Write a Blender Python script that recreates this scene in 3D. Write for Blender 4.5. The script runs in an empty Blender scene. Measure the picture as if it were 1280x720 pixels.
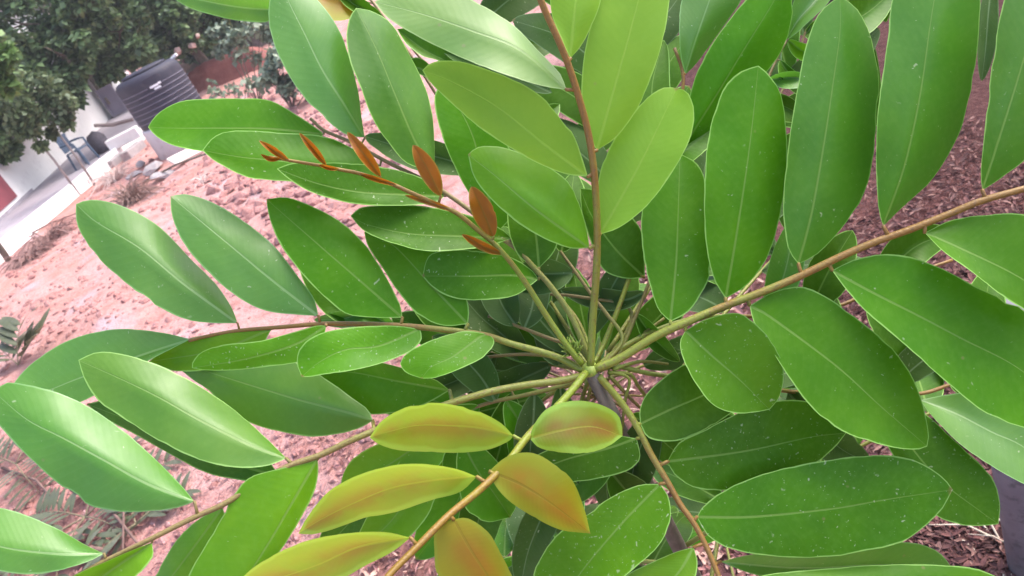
import bpy, bmesh, math, random
import numpy as np
from mathutils import Vector, Matrix, noise
random.seed(7)
R = math.radians
S = bpy.context.scene
COL = S.collection

# ------------------------------------------------------------------ camera
FPX, PITCH, ROLL, CAMH = 967.0, R(27.0), R(26.8), 1.5
Fv = Vector((0, math.cos(PITCH), -math.sin(PITCH)))
U0 = Vector((0, math.sin(PITCH), math.cos(PITCH))); R0 = Vector((1, 0, 0))
CU = math.cos(ROLL) * U0 + math.sin(ROLL) * R0
CR = math.cos(ROLL) * R0 - math.sin(ROLL) * U0
CAM = Vector((0, 0, CAMH))
cd = bpy.data.cameras.new('camera'); cam = bpy.data.objects.new('camera', cd); COL.objects.link(cam)
cam.matrix_world = Matrix(((CR.x, CU.x, -Fv.x, CAM.x), (CR.y, CU.y, -Fv.y, CAM.y), (CR.z, CU.z, -Fv.z, CAM.z), (0, 0, 0, 1)))
cd.sensor_width = 36.0; cd.lens = 36.0 * FPX / 1280.0; cd.clip_start = 0.02; cd.clip_end = 2000
cd.dof.use_dof = True; cd.dof.focus_distance = 0.53; cd.dof.aperture_fstop = cd.lens / 1.3
S.camera = cam

# ------------------------------------------------------------------ light
SUN_EL, SUN_AZ = R(52), R(75)            # azimuth clockwise from +Y
w = bpy.data.worlds.new('World'); S.world = w; w.use_nodes = True
nt = w.node_tree; nt.nodes.clear()
sky = nt.nodes.new('ShaderNodeTexSky'); sky.sky_type = 'NISHITA'; sky.sun_disc = False
sky.sun_elevation = SUN_EL; sky.sun_rotation = SUN_AZ; sky.dust_density = 4.0; sky.air_density = 1.0; sky.ozone_density = 1.0
bg = nt.nodes.new('ShaderNodeBackground'); bg.inputs['Strength'].default_value = 0.15
wo = nt.nodes.new('ShaderNodeOutputWorld')
nt.links.new(sky.outputs[0], bg.inputs[0]); nt.links.new(bg.outputs[0], wo.inputs[0])
sl = bpy.data.lights.new('sun', 'SUN'); sl.energy = 1.0; sl.angle = R(40); sl.color = (1.0, 0.975, 0.95)
so = bpy.data.objects.new('sun', sl); COL.objects.link(so)
sd = Vector((math.sin(SUN_AZ) * math.cos(SUN_EL), math.cos(SUN_AZ) * math.cos(SUN_EL), math.sin(SUN_EL)))
so.rotation_euler = sd.to_track_quat('Z', 'Y').to_euler()
S.view_settings.view_transform = 'Standard'; S.view_settings.look = 'None'
S.view_settings.exposure = 1.65; S.view_settings.gamma = 1.0
S.cycles.max_bounces = 6; S.cycles.transparent_max_bounces = 6

# ------------------------------------------------------------------ helpers
def ray(x, y): return Fv + CR * ((x - 640) / FPX) - CU * ((y - 360) / FPX)
def at(x, y, d): return CAM + ray(x, y) * d
def gnd(x, y, z=0.0):
    r = ray(x, y); return CAM + r * ((z - CAMH) / r.z)
def aty(x, y, Y):
    r = ray(x, y); return CAM + r * (Y / r.y)
def proj(P):
    v = P - CAM; d = v.dot(Fv)
    if d < 0.01: return (-9999, -9999, d)
    return (640 + FPX * v.dot(CR) / d, 360 - FPX * v.dot(CU) / d, d)
def catmull(pts, n):
    """resample a polyline of tuples to n+1 points, smooth, by chord length"""
    P = [np.array(p, float) for p in pts]
    if len(P) == 2: return [P[0] + (P[1] - P[0]) * i / n for i in range(n + 1)]
    k = [0.0]
    for a, b in zip(P, P[1:]): k.append(k[-1] + max(1e-6, float(np.linalg.norm((b - a)[:2]))))
    out = []
    E = [2 * P[0] - P[1]] + P + [2 * P[-1] - P[-2]]
    for i in range(n + 1):
        s = k[-1] * i / n; j = 0
        while j < len(P) - 2 and s > k[j + 1]: j += 1
        u = (s - k[j]) / (k[j + 1] - k[j])
        a, b, c, d = E[j], E[j + 1], E[j + 2], E[j + 3]
        m1 = (c - a) * 0.5; m2 = (d - b) * 0.5
        lim = np.linalg.norm(c - b) * 1.2
        for m in (m1, m2):
            l = np.linalg.norm(m)
            if l > lim: m *= lim / l
        h = u * u
        out.append((2*u*h - 3*h + 1) * b + (u*h - 2*h + u) * m1 + (3*h - 2*u*h) * c + (u*h - h) * m2)
    return out
def link(name, me, mat=None, parent=None, smooth=True, label=None):
    o = bpy.data.objects.new(name, me); COL.objects.link(o)
    if mat is not None:
        for m in (mat if isinstance(mat, (list, tuple)) else [mat]):
            me.materials.append(m)
    if smooth: me.polygons.foreach_set('use_smooth', [True] * len(me.polygons))
    if parent is not None: o.parent = parent
    if label: o['label'] = label
    return o
def meshof(name, V, F):
    me = bpy.data.meshes.new(name); me.from_pydata([tuple(v) for v in V], [], F); me.update(); return me
def tag(o, label, cat, group=None):
    o['label'] = label; o['category'] = cat
    if group: o['group'] = group
    return o
def thing(name, label, cat, loc=(0, 0, 0), rz=0.0, group=None):
    o = bpy.data.objects.new(name, None); COL.objects.link(o); o.location = loc; o.rotation_euler = (0, 0, rz)
    o.empty_display_size = 0.1
    return tag(o, label, cat, group)
class MB:
    def __init__(s): s.V = []; s.F = []
    def box(s, c, d, rot=None):
        c = Vector(c); n = len(s.V)
        for i in range(8):
            p = Vector(((i & 1) - .5, ((i >> 1) & 1) - .5, ((i >> 2) & 1) - .5)) * 1.0
            p = Vector((p.x * d[0], p.y * d[1], p.z * d[2]))
            if rot: p = rot @ p
            s.V.append(c + p)
        for f in ((0,2,3,1), (4,5,7,6), (0,1,5,4), (2,6,7,3), (0,4,6,2), (1,3,7,5)): s.F.append([n + i for i in f])
        return s
    def tube(s, pts, rad, k=7, cap=True):
        pts = [Vector(p) for p in pts]; n0 = len(s.V); m = len(pts)
        if not isinstance(rad, (list, tuple)): rad = [rad] * m
        t0 = (pts[1] - pts[0]).normalized(); a = t0.orthogonal().normalized()
        for i, p in enumerate(pts):
            t = (pts[min(i + 1, m - 1)] - pts[max(i - 1, 0)]).normalized()
            a = (a - t * a.dot(t)).normalized(); b = t.cross(a)
            for j in range(k):
                q = 2 * math.pi * j / k
                s.V.append(p + (a * math.cos(q) + b * math.sin(q)) * rad[i])
        for i in range(m - 1):
            for j in range(k):
                s.F.append([n0 + i*k + j, n0 + i*k + (j+1) % k, n0 + (i+1)*k + (j+1) % k, n0 + (i+1)*k + j])
        if cap:
            s.F.append([n0 + j for j in range(k)][::-1]); s.F.append([n0 + (m-1)*k + j for j in range(k)])
        return s
    def lathe(s, prof, k=48, c=(0, 0, 0)):
        n0 = len(s.V); c = Vector(c)
        for r, z in prof:
            for j in range(k):
                q = 2 * math.pi * j / k; s.V.append(c + Vector((r * math.cos(q), r * math.sin(q), z)))
        for i in range(len(prof) - 1):
            for j in range(k):
                s.F.append([n0 + i*k + j, n0 + i*k + (j+1) % k, n0 + (i+1)*k + (j+1) % k, n0 + (i+1)*k + j])
        s.F.append([n0 + j for j in range(k)][::-1]); s.F.append([n0 + (len(prof)-1)*k + j for j in range(k)])
        return s
    def build(s, name, mat, parent=None, smooth=False, label=None, bevel=0):
        o = link(name, meshof(name, s.V, s.F), mat, parent, smooth, label)
        if bevel:
            b = o.modifiers.new('bevel', 'BEVEL'); b.width = bevel; b.segments = 2; b.limit_method = 'ANGLE'
        return o

# ------------------------------------------------------------------ materials
class NT:
    def __init__(s, name):
        s.m = bpy.data.materials.new(name); s.m.use_nodes = True; s.t = s.m.node_tree; s.t.nodes.clear()
    def n(s, kind, **kw):
        nd = s.t.nodes.new(kind)
        for k, v in kw.items():
            if k in nd.inputs.keys(): nd.inputs[k].default_value = v
            else: setattr(nd, k, v)
        return nd
    def l(s, a, b): s.t.links.new(a, b)
    def val(s, v):
        return v
    def math(s, op, a, b=None, c=None, clamp=False):
        nd = s.t.nodes.new('ShaderNodeMath'); nd.operation = op; nd.use_clamp = clamp
        for i, x in enumerate((a, b, c)):
            if x is None: continue
            if isinstance(x, (int, float)): nd.inputs[i].default_value = x
            else: s.l(x, nd.inputs[i])
        return nd.outputs[0]
    def smooth(s, x, a, b, lo=0.0, hi=1.0):
        nd = s.t.nodes.new('ShaderNodeMapRange'); nd.interpolation_type = 'SMOOTHSTEP'
        s.l(x, nd.inputs[0])
        for i, v in zip((1, 2, 3, 4), (a, b, lo, hi)):
            if isinstance(v, (int, float)): nd.inputs[i].default_value = v
            else: s.l(v, nd.inputs[i])
        return nd.outputs[0]
    def mix(s, fac, a, b, blend='MIX'):
        nd = s.t.nodes.new('ShaderNodeMix'); nd.data_type = 'RGBA'; nd.blend_type = blend
        if isinstance(fac, (int, float)): nd.inputs[0].default_value = fac
        else: s.l(fac, nd.inputs[0])
        for i, x in ((6, a), (7, b)):
            if isinstance(x, tuple): nd.inputs[i].default_value = (*x[:3], 1)
            else: s.l(x, nd.inputs[i])
        return nd.outputs[2]
    def noise(s, vec, scale, detail=3, rough=0.5):
        nd = s.n('ShaderNodeTexNoise', Scale=scale, Detail=detail, Roughness=rough)
        if vec is not None: s.l(vec, nd.inputs['Vector'])
        return nd.outputs[0]
    def bump(s, h, dist, strength=1.0, normal=None):
        nd = s.n('ShaderNodeBump', Strength=strength, Distance=dist); s.l(h, nd.inputs['Height'])
        if normal is not None: s.l(normal, nd.inputs['Normal'])
        return nd.outputs[0]
    def out(s, sh):
        o = s.t.nodes.new('ShaderNodeOutputMaterial'); s.l(sh, o.inputs[0]); return s.m

def leaf_mat(name, c1, c2, mid, rim, rough=0.38, trans=0.3, tcol=None, spots=0.0, dust=0.0, blush=None, rimw=1.0, spec=0.5, coat=0.0):
    t = NT(name)
    uv = t.n('ShaderNodeUVMap', uv_map='uv'); mu = t.n('ShaderNodeUVMap', uv_map='metric')
    su = t.n('ShaderNodeSeparateXYZ'); t.l(uv.outputs[0], su.inputs[0])
    sm = t.n('ShaderNodeSeparateXYZ'); t.l(mu.outputs[0], sm.inputs[0])
    oi = t.n('ShaderNodeObjectInfo'); tc = t.n('ShaderNodeTexCoord'); co = tc.outputs['Object']
    u = t.math('ABSOLUTE', t.math('SUBTRACT', t.math('MULTIPLY', su.outputs[0], 2.0), 1.0)); v = su.outputs[1]
    lat = t.math('ABSOLUTE', sm.outputs[0]); mar = sm.outputs[1]
    big = t.noise(co, 28.0, 3); fine = t.noise(co, 240.0, 3)
    col = t.mix(t.smooth(big, 0.35, 0.68), c1, c2)
    col = t.mix(t.math('MULTIPLY', t.smooth(fine, 0.4, 0.75), 0.05), col, rim)
    # side veins: pairs running outward and forward
    ph = t.math('ADD', t.math('MULTIPLY', t.math('SUBTRACT', v, t.math('MULTIPLY', u, 0.12)), 150.0), t.math('MULTIPLY', big, 5.0))
    wv = t.math('SINE', ph); vein = t.smooth(wv, 0.6, 1.0)
    col = t.mix(t.math('MULTIPLY', vein, 0.035), col, mid)
    if blush is not None:
        bl = t.math('MULTIPLY', t.smooth(u, 0.85, 0.05), t.smooth(v, 0.0, 0.3))
        bl = t.math('MULTIPLY', bl, t.smooth(t.noise(co, 45.0, 3), 0.25, 0.6))
        col = t.mix(bl, col, blush)
    hs = t.n('ShaderNodeHueSaturation')
    t.l(t.math('ADD', t.math('MULTIPLY', oi.outputs['Random'], 0.010), 0.493), hs.inputs['Hue'])
    t.l(t.math('ADD', t.math('MULTIPLY', oi.outputs['Random'], 0.22), 0.93), hs.inputs['Value']); t.l(col, hs.inputs['Color'])
    col = hs.outputs[0]
    mw = t.math('MULTIPLY', t.math('SUBTRACT', 1.15, v), 0.0012)
    mm = t.smooth(lat, mw, t.math('MULTIPLY', mw, 0.45))
    col = t.mix(t.math('MULTIPLY', mm, 0.75), col, mid)
    rn = t.math('MULTIPLY', t.noise(co, 60.0, 2), 0.0021 * rimw)
    rm = t.smooth(mar, rn, t.math('MULTIPLY', rn, 0.4))
    col = t.mix(t.math('MULTIPLY', rm, 0.85), col, rim)
    tipm = t.math('MULTIPLY', t.smooth(t.math('ADD', v, t.math('MULTIPLY', t.math('SUBTRACT', fine, .5), .03)), 0.972, 0.992), t.smooth(oi.outputs['Random'], 0.55, 0.6))
    col = t.mix(t.math('MULTIPLY', tipm, .8), col, (0.22, 0.14, 0.05))
    # old insect scars: brown flecks here and there
    vo = t.n('ShaderNodeTexVoronoi', Scale=70.0); t.l(co, vo.inputs['Vector'])
    sp0 = t.math('MULTIPLY', t.smooth(vo.outputs['Distance'], 0.13, 0.05), t.smooth(t.noise(co, 33.0, 1), 0.62, 0.66))
    col = t.mix(t.math('MULTIPLY', sp0, 0.5), col, (0.25, 0.19, 0.09))
    if spots:
        wob = t.n('ShaderNodeTexNoise', Scale=130.0, Detail=2.0); t.l(co, wob.inputs['Vector'])
        va = t.n('ShaderNodeVectorMath', operation='MULTIPLY_ADD'); va.inputs[1].default_value = (.012, .012, .012)
        t.l(wob.outputs['Color'], va.inputs[0]); t.l(co, va.inputs[2])
        clus = t.math('MULTIPLY', t.noise(co, 22.0, 3, .6), 0.9)
        for sc_, k_ in ((190.0, 0.30), (430.0, 0.34)):
            v2 = t.n('ShaderNodeTexVoronoi', Scale=sc_); t.l(va.outputs[0], v2.inputs['Vector'])
            sc = t.n('ShaderNodeSeparateColor'); t.l(v2.outputs['Color'], sc.inputs[0])
            rr = t.math('MULTIPLY', t.math('POWER', sc.outputs[0], 1.6), k_)
            sp = t.math('MULTIPLY', t.smooth(v2.outputs['Distance'], rr, t.math('MULTIPLY', rr, 0.4)), t.smooth(t.math('ADD', t.math('MULTIPLY', sc.outputs[1], .7), clus), 1.10 - spots, 1.16 - spots))
            col = t.mix(t.math('MULTIPLY', sp, t.math('ADD', t.math('MULTIPLY', sc.outputs[2], .6), .15)), col, (0.46, 0.55, 0.33))
    if dust:
        col = t.mix(t.math('MULTIPLY', t.smooth(t.noise(co, 18.0, 4), 0.3, 0.7), dust), col, (0.3, 0.3, 0.28))
    hgt = t.math('ADD', t.math('MULTIPLY', wv, 0.07), t.math('ADD', t.math('MULTIPLY', fine, 0.25), t.math('MULTIPLY', mm, -0.6)))
    nrm = t.bump(hgt, 0.0004, 0.45)
    nrm = t.bump(big, 0.004, 0.12, nrm)
    p = t.n('ShaderNodeBsdfPrincipled'); t.l(col, p.inputs['Base Color']); t.l(nrm, p.inputs['Normal'])
    p.inputs['Specular IOR Level'].default_value = spec; p.inputs['Coat Weight'].default_value = coat; p.inputs['Coat Roughness'].default_value = 0.5
    t.l(t.smooth(t.noise(co, 35.0, 3), 0.2, 0.8, rough - 0.07, rough + 0.13), p.inputs['Roughness'])
    tr = t.n('ShaderNodeBsdfTranslucent'); t.l(nrm, tr.inputs['Normal'])
    t.l(t.mix(0.7, col, tcol or tuple(min(1, x * 2.0) for x in c2)), tr.inputs['Color'])
    mx = t.n('ShaderNodeMixShader'); mx.inputs[0].default_value = trans
    t.l(p.outputs[0], mx.inputs[1]); t.l(tr.outputs[0], mx.inputs[2])
    return t.out(mx.outputs[0])

def simple(name, c1, c2=None, scale=8.0, rough=0.7, bump=0.0, bscale=40.0, spec=0.4, metal=0.0, c3=None, detail=5):
    t = NT(name); tc = t.n('ShaderNodeTexCoord'); co = tc.outputs['Object']
    c2 = c2 or tuple(x * 0.8 for x in c1)
    col = t.mix(t.smooth(t.noise(co, scale, detail, 0.6), 0.3, 0.7), c1, c2)
    if c3: col = t.mix(t.smooth(t.noise(co, scale * 5.3, 4, 0.65), 0.52, 0.72), col, c3)
    p = t.n('ShaderNodeBsdfPrincipled', Roughness=rough, Metallic=metal); p.inputs['Specular IOR Level'].default_value = spec
    t.l(col, p.inputs['Base Color'])
    if bump: t.l(t.bump(t.noise(co, bscale, 6, 0.65), bump), p.inputs['Normal'])
    return t.out(p.outputs[0])

GREEN = dict(mid=(0.17, 0.30, 0.06), rim=(0.30, 0.54, 0.13))
M = {}
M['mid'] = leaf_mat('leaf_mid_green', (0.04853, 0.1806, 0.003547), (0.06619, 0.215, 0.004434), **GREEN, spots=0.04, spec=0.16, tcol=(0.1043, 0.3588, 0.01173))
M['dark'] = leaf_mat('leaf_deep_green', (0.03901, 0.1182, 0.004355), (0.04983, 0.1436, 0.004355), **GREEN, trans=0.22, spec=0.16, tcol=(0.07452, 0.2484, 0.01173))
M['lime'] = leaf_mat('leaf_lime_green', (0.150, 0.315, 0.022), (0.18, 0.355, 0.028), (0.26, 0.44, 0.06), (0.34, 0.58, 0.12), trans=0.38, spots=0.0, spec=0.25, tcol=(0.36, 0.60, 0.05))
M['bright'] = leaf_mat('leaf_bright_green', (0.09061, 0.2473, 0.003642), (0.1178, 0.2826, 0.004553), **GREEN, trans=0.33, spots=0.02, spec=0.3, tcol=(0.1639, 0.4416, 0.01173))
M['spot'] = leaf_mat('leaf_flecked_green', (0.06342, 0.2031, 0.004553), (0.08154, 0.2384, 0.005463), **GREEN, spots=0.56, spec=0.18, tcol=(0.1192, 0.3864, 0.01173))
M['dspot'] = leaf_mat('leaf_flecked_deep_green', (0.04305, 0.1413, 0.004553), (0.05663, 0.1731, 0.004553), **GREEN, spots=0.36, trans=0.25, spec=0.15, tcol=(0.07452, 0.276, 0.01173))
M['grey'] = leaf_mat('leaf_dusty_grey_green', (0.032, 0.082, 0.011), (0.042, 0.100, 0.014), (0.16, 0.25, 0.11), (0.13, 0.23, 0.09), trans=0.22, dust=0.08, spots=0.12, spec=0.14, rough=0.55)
M['pale'] = leaf_mat('leaf_cool_green', (0.060, 0.20, 0.012), (0.078, 0.23, 0.014), (0.24, 0.40, 0.14), (0.22, 0.44, 0.14), rough=0.45, spots=0.08, spec=0.7, coat=0.32, trans=0.32, tcol=(0.13, 0.38, 0.03))
M['sheen'] = leaf_mat('leaf_waxy_lime', (0.095, 0.25, 0.012), (0.12, 0.28, 0.014), (0.2, 0.34, 0.08), (0.28, 0.44, 0.12), trans=0.3, rough=0.45, spec=0.8, coat=0.6, tcol=(0.2, 0.42, 0.02))
M['bsheen'] = leaf_mat('leaf_waxy_green', (0.070, 0.215, 0.008), (0.090, 0.24, 0.010), **GREEN, trans=0.3, rough=0.45, spec=0.6, coat=0.35, tcol=(0.12, 0.34, 0.015))
M['midsheen'] = leaf_mat('leaf_mid_green_waxy', (0.044, 0.170, 0.008), (0.058, 0.200, 0.009), **GREEN, spots=0.04, rough=0.42, spec=0.35, coat=0.12, tcol=(0.11, 0.36, 0.015))
M['young'] = leaf_mat('leaf_young_yellow', (0.22, 0.38, 0.010), (0.28, 0.40, 0.010), (0.44, 0.42, 0.03), (0.36, 0.62, 0.06), trans=0.4, blush=(0.34, 0.15, 0.014), rimw=4.5, rough=0.4, spec=0.9, coat=0.6, tcol=(0.42, 0.55, 0.02))
M['olive'] = leaf_mat('leaf_young_olive', (0.24, 0.28, 0.010), (0.30, 0.29, 0.010), (0.24, 0.18, 0.01), (0.26, 0.33, 0.02), trans=0.4, blush=(0.34, 0.155, 0.010), rimw=2.5, rough=0.45, tcol=(0.5, 0.4, 0.01))
M['orange'] = leaf_mat('leaf_bud_orange', (0.24, 0.070, 0.004), (0.29, 0.092, 0.005), (0.22, 0.12, 0.012), (0.32, 0.24, 0.03), trans=0.35, tcol=(0.5, 0.16, 0.01), rough=0.45, spec=0.3)

def stalk_mat(name, c0, c1):
    t = NT(name); uv = t.n('ShaderNodeUVMap', uv_map='uv'); su = t.n('ShaderNodeSeparateXYZ'); t.l(uv.outputs[0], su.inputs[0])
    tc = t.n('ShaderNodeTexCoord'); co = tc.outputs['Object']
    n1 = t.noise(co, 55.0, 4)
    f = t.smooth(t.math('ADD', su.outputs[1], t.math('MULTIPLY', t.math('SUBTRACT', n1, 0.5), 0.7)), 0.15, 0.6)
    col = t.mix(f, c0, c1); col = t.mix(t.math('MULTIPLY', t.smooth(t.noise(co, 420.0, 3), 0.56, 0.66), 0.55), col, (0.16, 0.09, 0.04))
    p = t.n('ShaderNodeBsdfPrincipled', Roughness=0.5); t.l(col, p.inputs['Base Color'])
    t.l(t.bump(t.noise(co, 500.0, 4), 0.0005), p.inputs['Normal'])
    return t.out(p.outputs[0])
M['st_brown'] = stalk_mat('stalk_green_to_brown', (0.21, 0.245, 0.030), (0.235, 0.125, 0.026))
M['st_olive'] = stalk_mat('stalk_olive', (0.21, 0.26, 0.030), (0.22, 0.20, 0.035))
M['st_orange'] = stalk_mat('stalk_young_orange', (0.18, 0.24, 0.02), (0.21, 0.12, 0.014))
M['st_tan'] = stalk_mat('stalk_tan', (0.20, 0.215, 0.035), (0.20, 0.15, 0.05))
M['bark'] = simple('bark_grey_brown', (0.19, 0.16, 0.13), (0.11, 0.09, 0.07), 60, 0.85, 0.001, 300)

# ------------------------------------------------------------------ leaflets
NR, NS = 28, 4
def leaf_mesh(name, rows):
    """rows: list of lists of Vector (2*NS+1 across); builds uv and metric uv"""
    V = [p for r in rows for p in r]; W = 2 * NS + 1; n = len(rows)
    F = [[i*W + j, i*W + j + 1, (i+1)*W + j + 1, (i+1)*W + j] for i in range(n - 1) for j in range(W - 1)]
    me = meshof(name, V, F)
    u1 = me.uv_layers.new(name='uv'); u2 = me.uv_layers.new(name='metric')
    lat = []; mar = []
    for r in rows:
        for j in range(W):
            d = (r[j] - r[NS]).length; e = (r[0] if j <= NS else r[-1])
            lat.append(d); mar.append((r[j] - e).length)
    tipdist = [(p - rows[-1][NS]).length for p in V]
    for li, l in enumerate(me.loops):
        vi = l.vertex_index; i, j = divmod(vi, W)
        u1.data[li].uv = (j / (W - 1), i / (n - 1)); u2.data[li].uv = (lat[vi], min(mar[vi], tipdist[vi] + 0.0003))
    return me
def prof(t, b=0.62):
    return max(0.0, math.sin(math.pi * t ** 0.95)) ** b
def edge_from_width(mid, w, sgn, tipb=0.62):
    out = []
    for i, p in enumerate(mid):
        t = i / (len(mid) - 1)
        a = mid[max(i - 1, 0)]; b = mid[min(i + 1, len(mid) - 1)]; d = (b - a)[:2]; d = d / (np.linalg.norm(d) + 1e-9)
        nrm = np.array((d[1], -d[0])) * sgn
        out.append(np.array((p[0], p[1])) + nrm * w * prof(t, tipb))
    return out
leaf_count = [0]
def leaflet(parent, mid, e1, e2, zb, dz, z1, z2, mat, label=None, arch=0.006):
    """a leaflet traced by midrib and the two margins; depth in metres along the view
    zb depth at base, dz change to tip, z1/z2 depth offset of the margins (fold)"""
    mid2 = catmull([m[:2] for m in mid], NR)
    if isinstance(e1, (int, float)):
        E1 = edge_from_width(mid2, e1, 1)
    else: E1 = catmull([mid[0]] + list(e1) + [mid[-1]], NR)
    if isinstance(e2, (int, float)):
        E2 = edge_from_width(mid2, e2, -1)
    else: E2 = catmull([mid[0]] + list(e2) + [mid[-1]], NR)
    rnd = random.random() * 50
    bites = [(random.uniform(.2, .9), random.choice((-1, 1)), random.uniform(.02, .07)) for _ in range(random.choice((0, 0, 1, 1, 2)))]
    rows = []
    for i in range(NR + 1):
        t = i / NR; pr = prof(t, 0.7); row = []
        zc = zb + dz * t - arch * math.sin(math.pi * t)
        for j in range(-NS, NS + 1):
            s = abs(j) / NS; e = (E1 if j < 0 else E2)[i]; sg = 1 if j < 0 else -1
            nick = max(0.0, noise.noise(Vector((t * 22 + rnd, sg * 5, rnd)))) * .035
            for bt, bs, bd in bites:
                if bs == sg and abs(bt - t) < .03: nick += bd
            s *= 1 - nick * s
            x = mid2[i][0] + (e[0] - mid2[i][0]) * s; y = mid2[i][1] + (e[1] - mid2[i][1]) * s
            zo = (z1 if j < 0 else z2)
            wav = (noise.noise(Vector((t * 3.2 + rnd, s * 0.8 * (1 if j < 0 else -1), rnd))) * 0.004) * s * pr
            z = zc + zo * (0.75 * s + 0.25 * s * s) * pr * (1 + .45 * math.sin(t * 3.4 + rnd)) + wav
            row.append(at(x, y, z))
        rows.append(row)
    o = link('leaflet', leaf_mesh('leaflet', rows), M[mat], parent, True, label)
    leaf_count[0] += 1
    return o
def leaf3d(parent, P, D, N, L, W, mat, droop=0.1, fold=0.12):
    D = D.normalized(); Sd = D.cross(N).normalized(); N = Sd.cross(D).normalized()
    rows = []; rnd = random.random() * 50
    for i in range(15):
        t = i / 14; pr = prof(t)
        c = P + D * (L * t) - N * (droop * L * t * t) + N * (0.05 * L * math.sin(math.pi * t))
        rows.append([c + Sd * (W * pr * j / NS) + N * (abs(j) / NS * W * pr * fold + 0.003 * noise.noise(Vector((t * 3 + rnd, j * .3, 0)))) for j in range(-NS, NS + 1)])
    o = link('leaflet', leaf_mesh('leaflet', rows), M[mat], parent, True)
    leaf_count[0] += 1
    return o

# ------------------------------------------------------------------ the sapling
APEX = at(738, 463, 0.555)
root = thing('sapling', 'young tree with whorls of long glossy green pinnate leaves and yellow new growth', 'plant', (APEX.x + 0.03, APEX.y + 0.05, 0))
ROOT_INV = Matrix.Translation(-Vector(root.location))
def attach(o, parent=root):
    o.parent = parent; o.matrix_parent_inverse = Matrix.Translation(-Vector(root.location)) if parent is root else Matrix.Identity(4)
class Frond:
    """compound leaf: its stalk is traced as (x, y, depth) points"""
    def __init__(s, pts, r0, r1, mat, label=None):
        n = len(pts) * 5
        s.px = catmull([p for p in pts], n)
        s.P = [at(p[0], p[1], p[2]) for p in s.px]
        s.rad = [(r0 + (r1 - r0) * i / n) * .78 for i in range(n + 1)]
        s.mb = MB(); s.mb.tube(s.P, s.rad, 8); s.vv = [i / n for i in range(n + 1) for _ in range(8)]
        s.mat = mat; s.label = label; s.leaves = []; s.r1 = r1
    def near(s, x, y):
        i = min(range(len(s.px)), key=lambda k: (s.px[k][0] - x) ** 2 + (s.px[k][1] - y) ** 2); return i
    def leaf(s, mid, e1, e2, mat='mid', dz=0.0, z1=-0.008, z2=-0.008, zo=0.0, label=None, arch=0.006):
        i = s.near(*mid[0]); z = s.px[i][2] + zo
        b = at(mid[0][0], mid[0][1], z)
        # stalklet
        q = at(mid[0][0] * .97 + mid[1][0] * .03, mid[0][1] * .97 + mid[1][1] * .03, z + dz * .03)
        rs = max(0.0007, min(s.rad[i] * 0.6, 0.0013))
        if (s.P[i] - b).length < 0.06:
            s.mb.tube([s.P[i], s.P[i] * .4 + b * .6, b, q], [rs * 1.25, rs, rs, rs * .6], 6); s.vv += [i / len(s.P)] * 24
        s.leaves.append((mid, e1, e2, z, dz, z1, z2, mat, label, arch))
        return s
    def done(s):
        me = meshof('compound_leaf', s.mb.V, s.mb.F); u = me.uv_layers.new(name='uv')
        for li, l in enumerate(me.loops): u.data[li].uv = (0.5, s.vv[l.vertex_index])
        o = link('compound_leaf', me, M[s.mat], None, True, s.label); attach(o)
        for a in s.leaves: attach(leaflet(o, *a), o)
        return o

# F1: the frond that rises to the top edge, lime green
f = Frond([(738,458,.553),(741,400,.545),(746,330,.53),(746,270,.518),(742,210,.505),(735,165,.497),(723,120,.488),(710,80,.48),(697,48,.473),(682,15,.467),(668,-20,.46)], .0036, .0026, 'st_brown', 'upright frond of lime green leaflets')
f.leaf([(750,293),(800,205),(846,110)], [(748,262),(750,215),(773,165),(805,126),(828,110)], [(775,284),(808,258),(836,222),(862,175),(868,140),(860,116)], 'lime', .005, .004, -.012)
f.leaf([(737,310),(670,262),(620,220),(585,193)], [(712,310),(680,298),(645,277),(610,245),(592,220)], [(733,285),(722,250),(705,222),(660,195),(622,183),(597,184)], 'bright', -.012, .002, .014, arch=.012)
f.leaf([(735,221),(680,180),(620,133),(560,100),(528,88)], [(705,217),(670,203),(635,183),(600,160),(565,130),(537,102)], [(727,195),(715,165),(690,132),(655,106),(610,87),(570,76),(540,78)], 'lime', -.01, .004, -.004)
f.leaf([(746,188),(765,120),(785,50),(803,-20),(812,-70)], [(735,165),(727,120),(730,70),(745,10),(765,-30)], [(772,170),(800,130),(820,80),(833,30),(838,-20),(830,-55)], 'lime', .0, -.002, .016)
f.leaf([(708,112),(650,62),(590,38),(530,18),(468,2)], [(680,108),(640,96),(590,78),(540,55),(500,33),(480,18)], [(700,92),(670,60),(640,30),(600,5),(560,-12),(500,-12)], 'sheen', .0, -.006, .012)
f.leaf([(713,73),(717,30),(722,-10),(735,-60),(745,-95)], [(700,45),(688,10),(690,-30),(710,-70)], [(728,55),(745,20),(755,-15),(757,-60)], 'lime', .01, .0, .014)
f.done()
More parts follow.
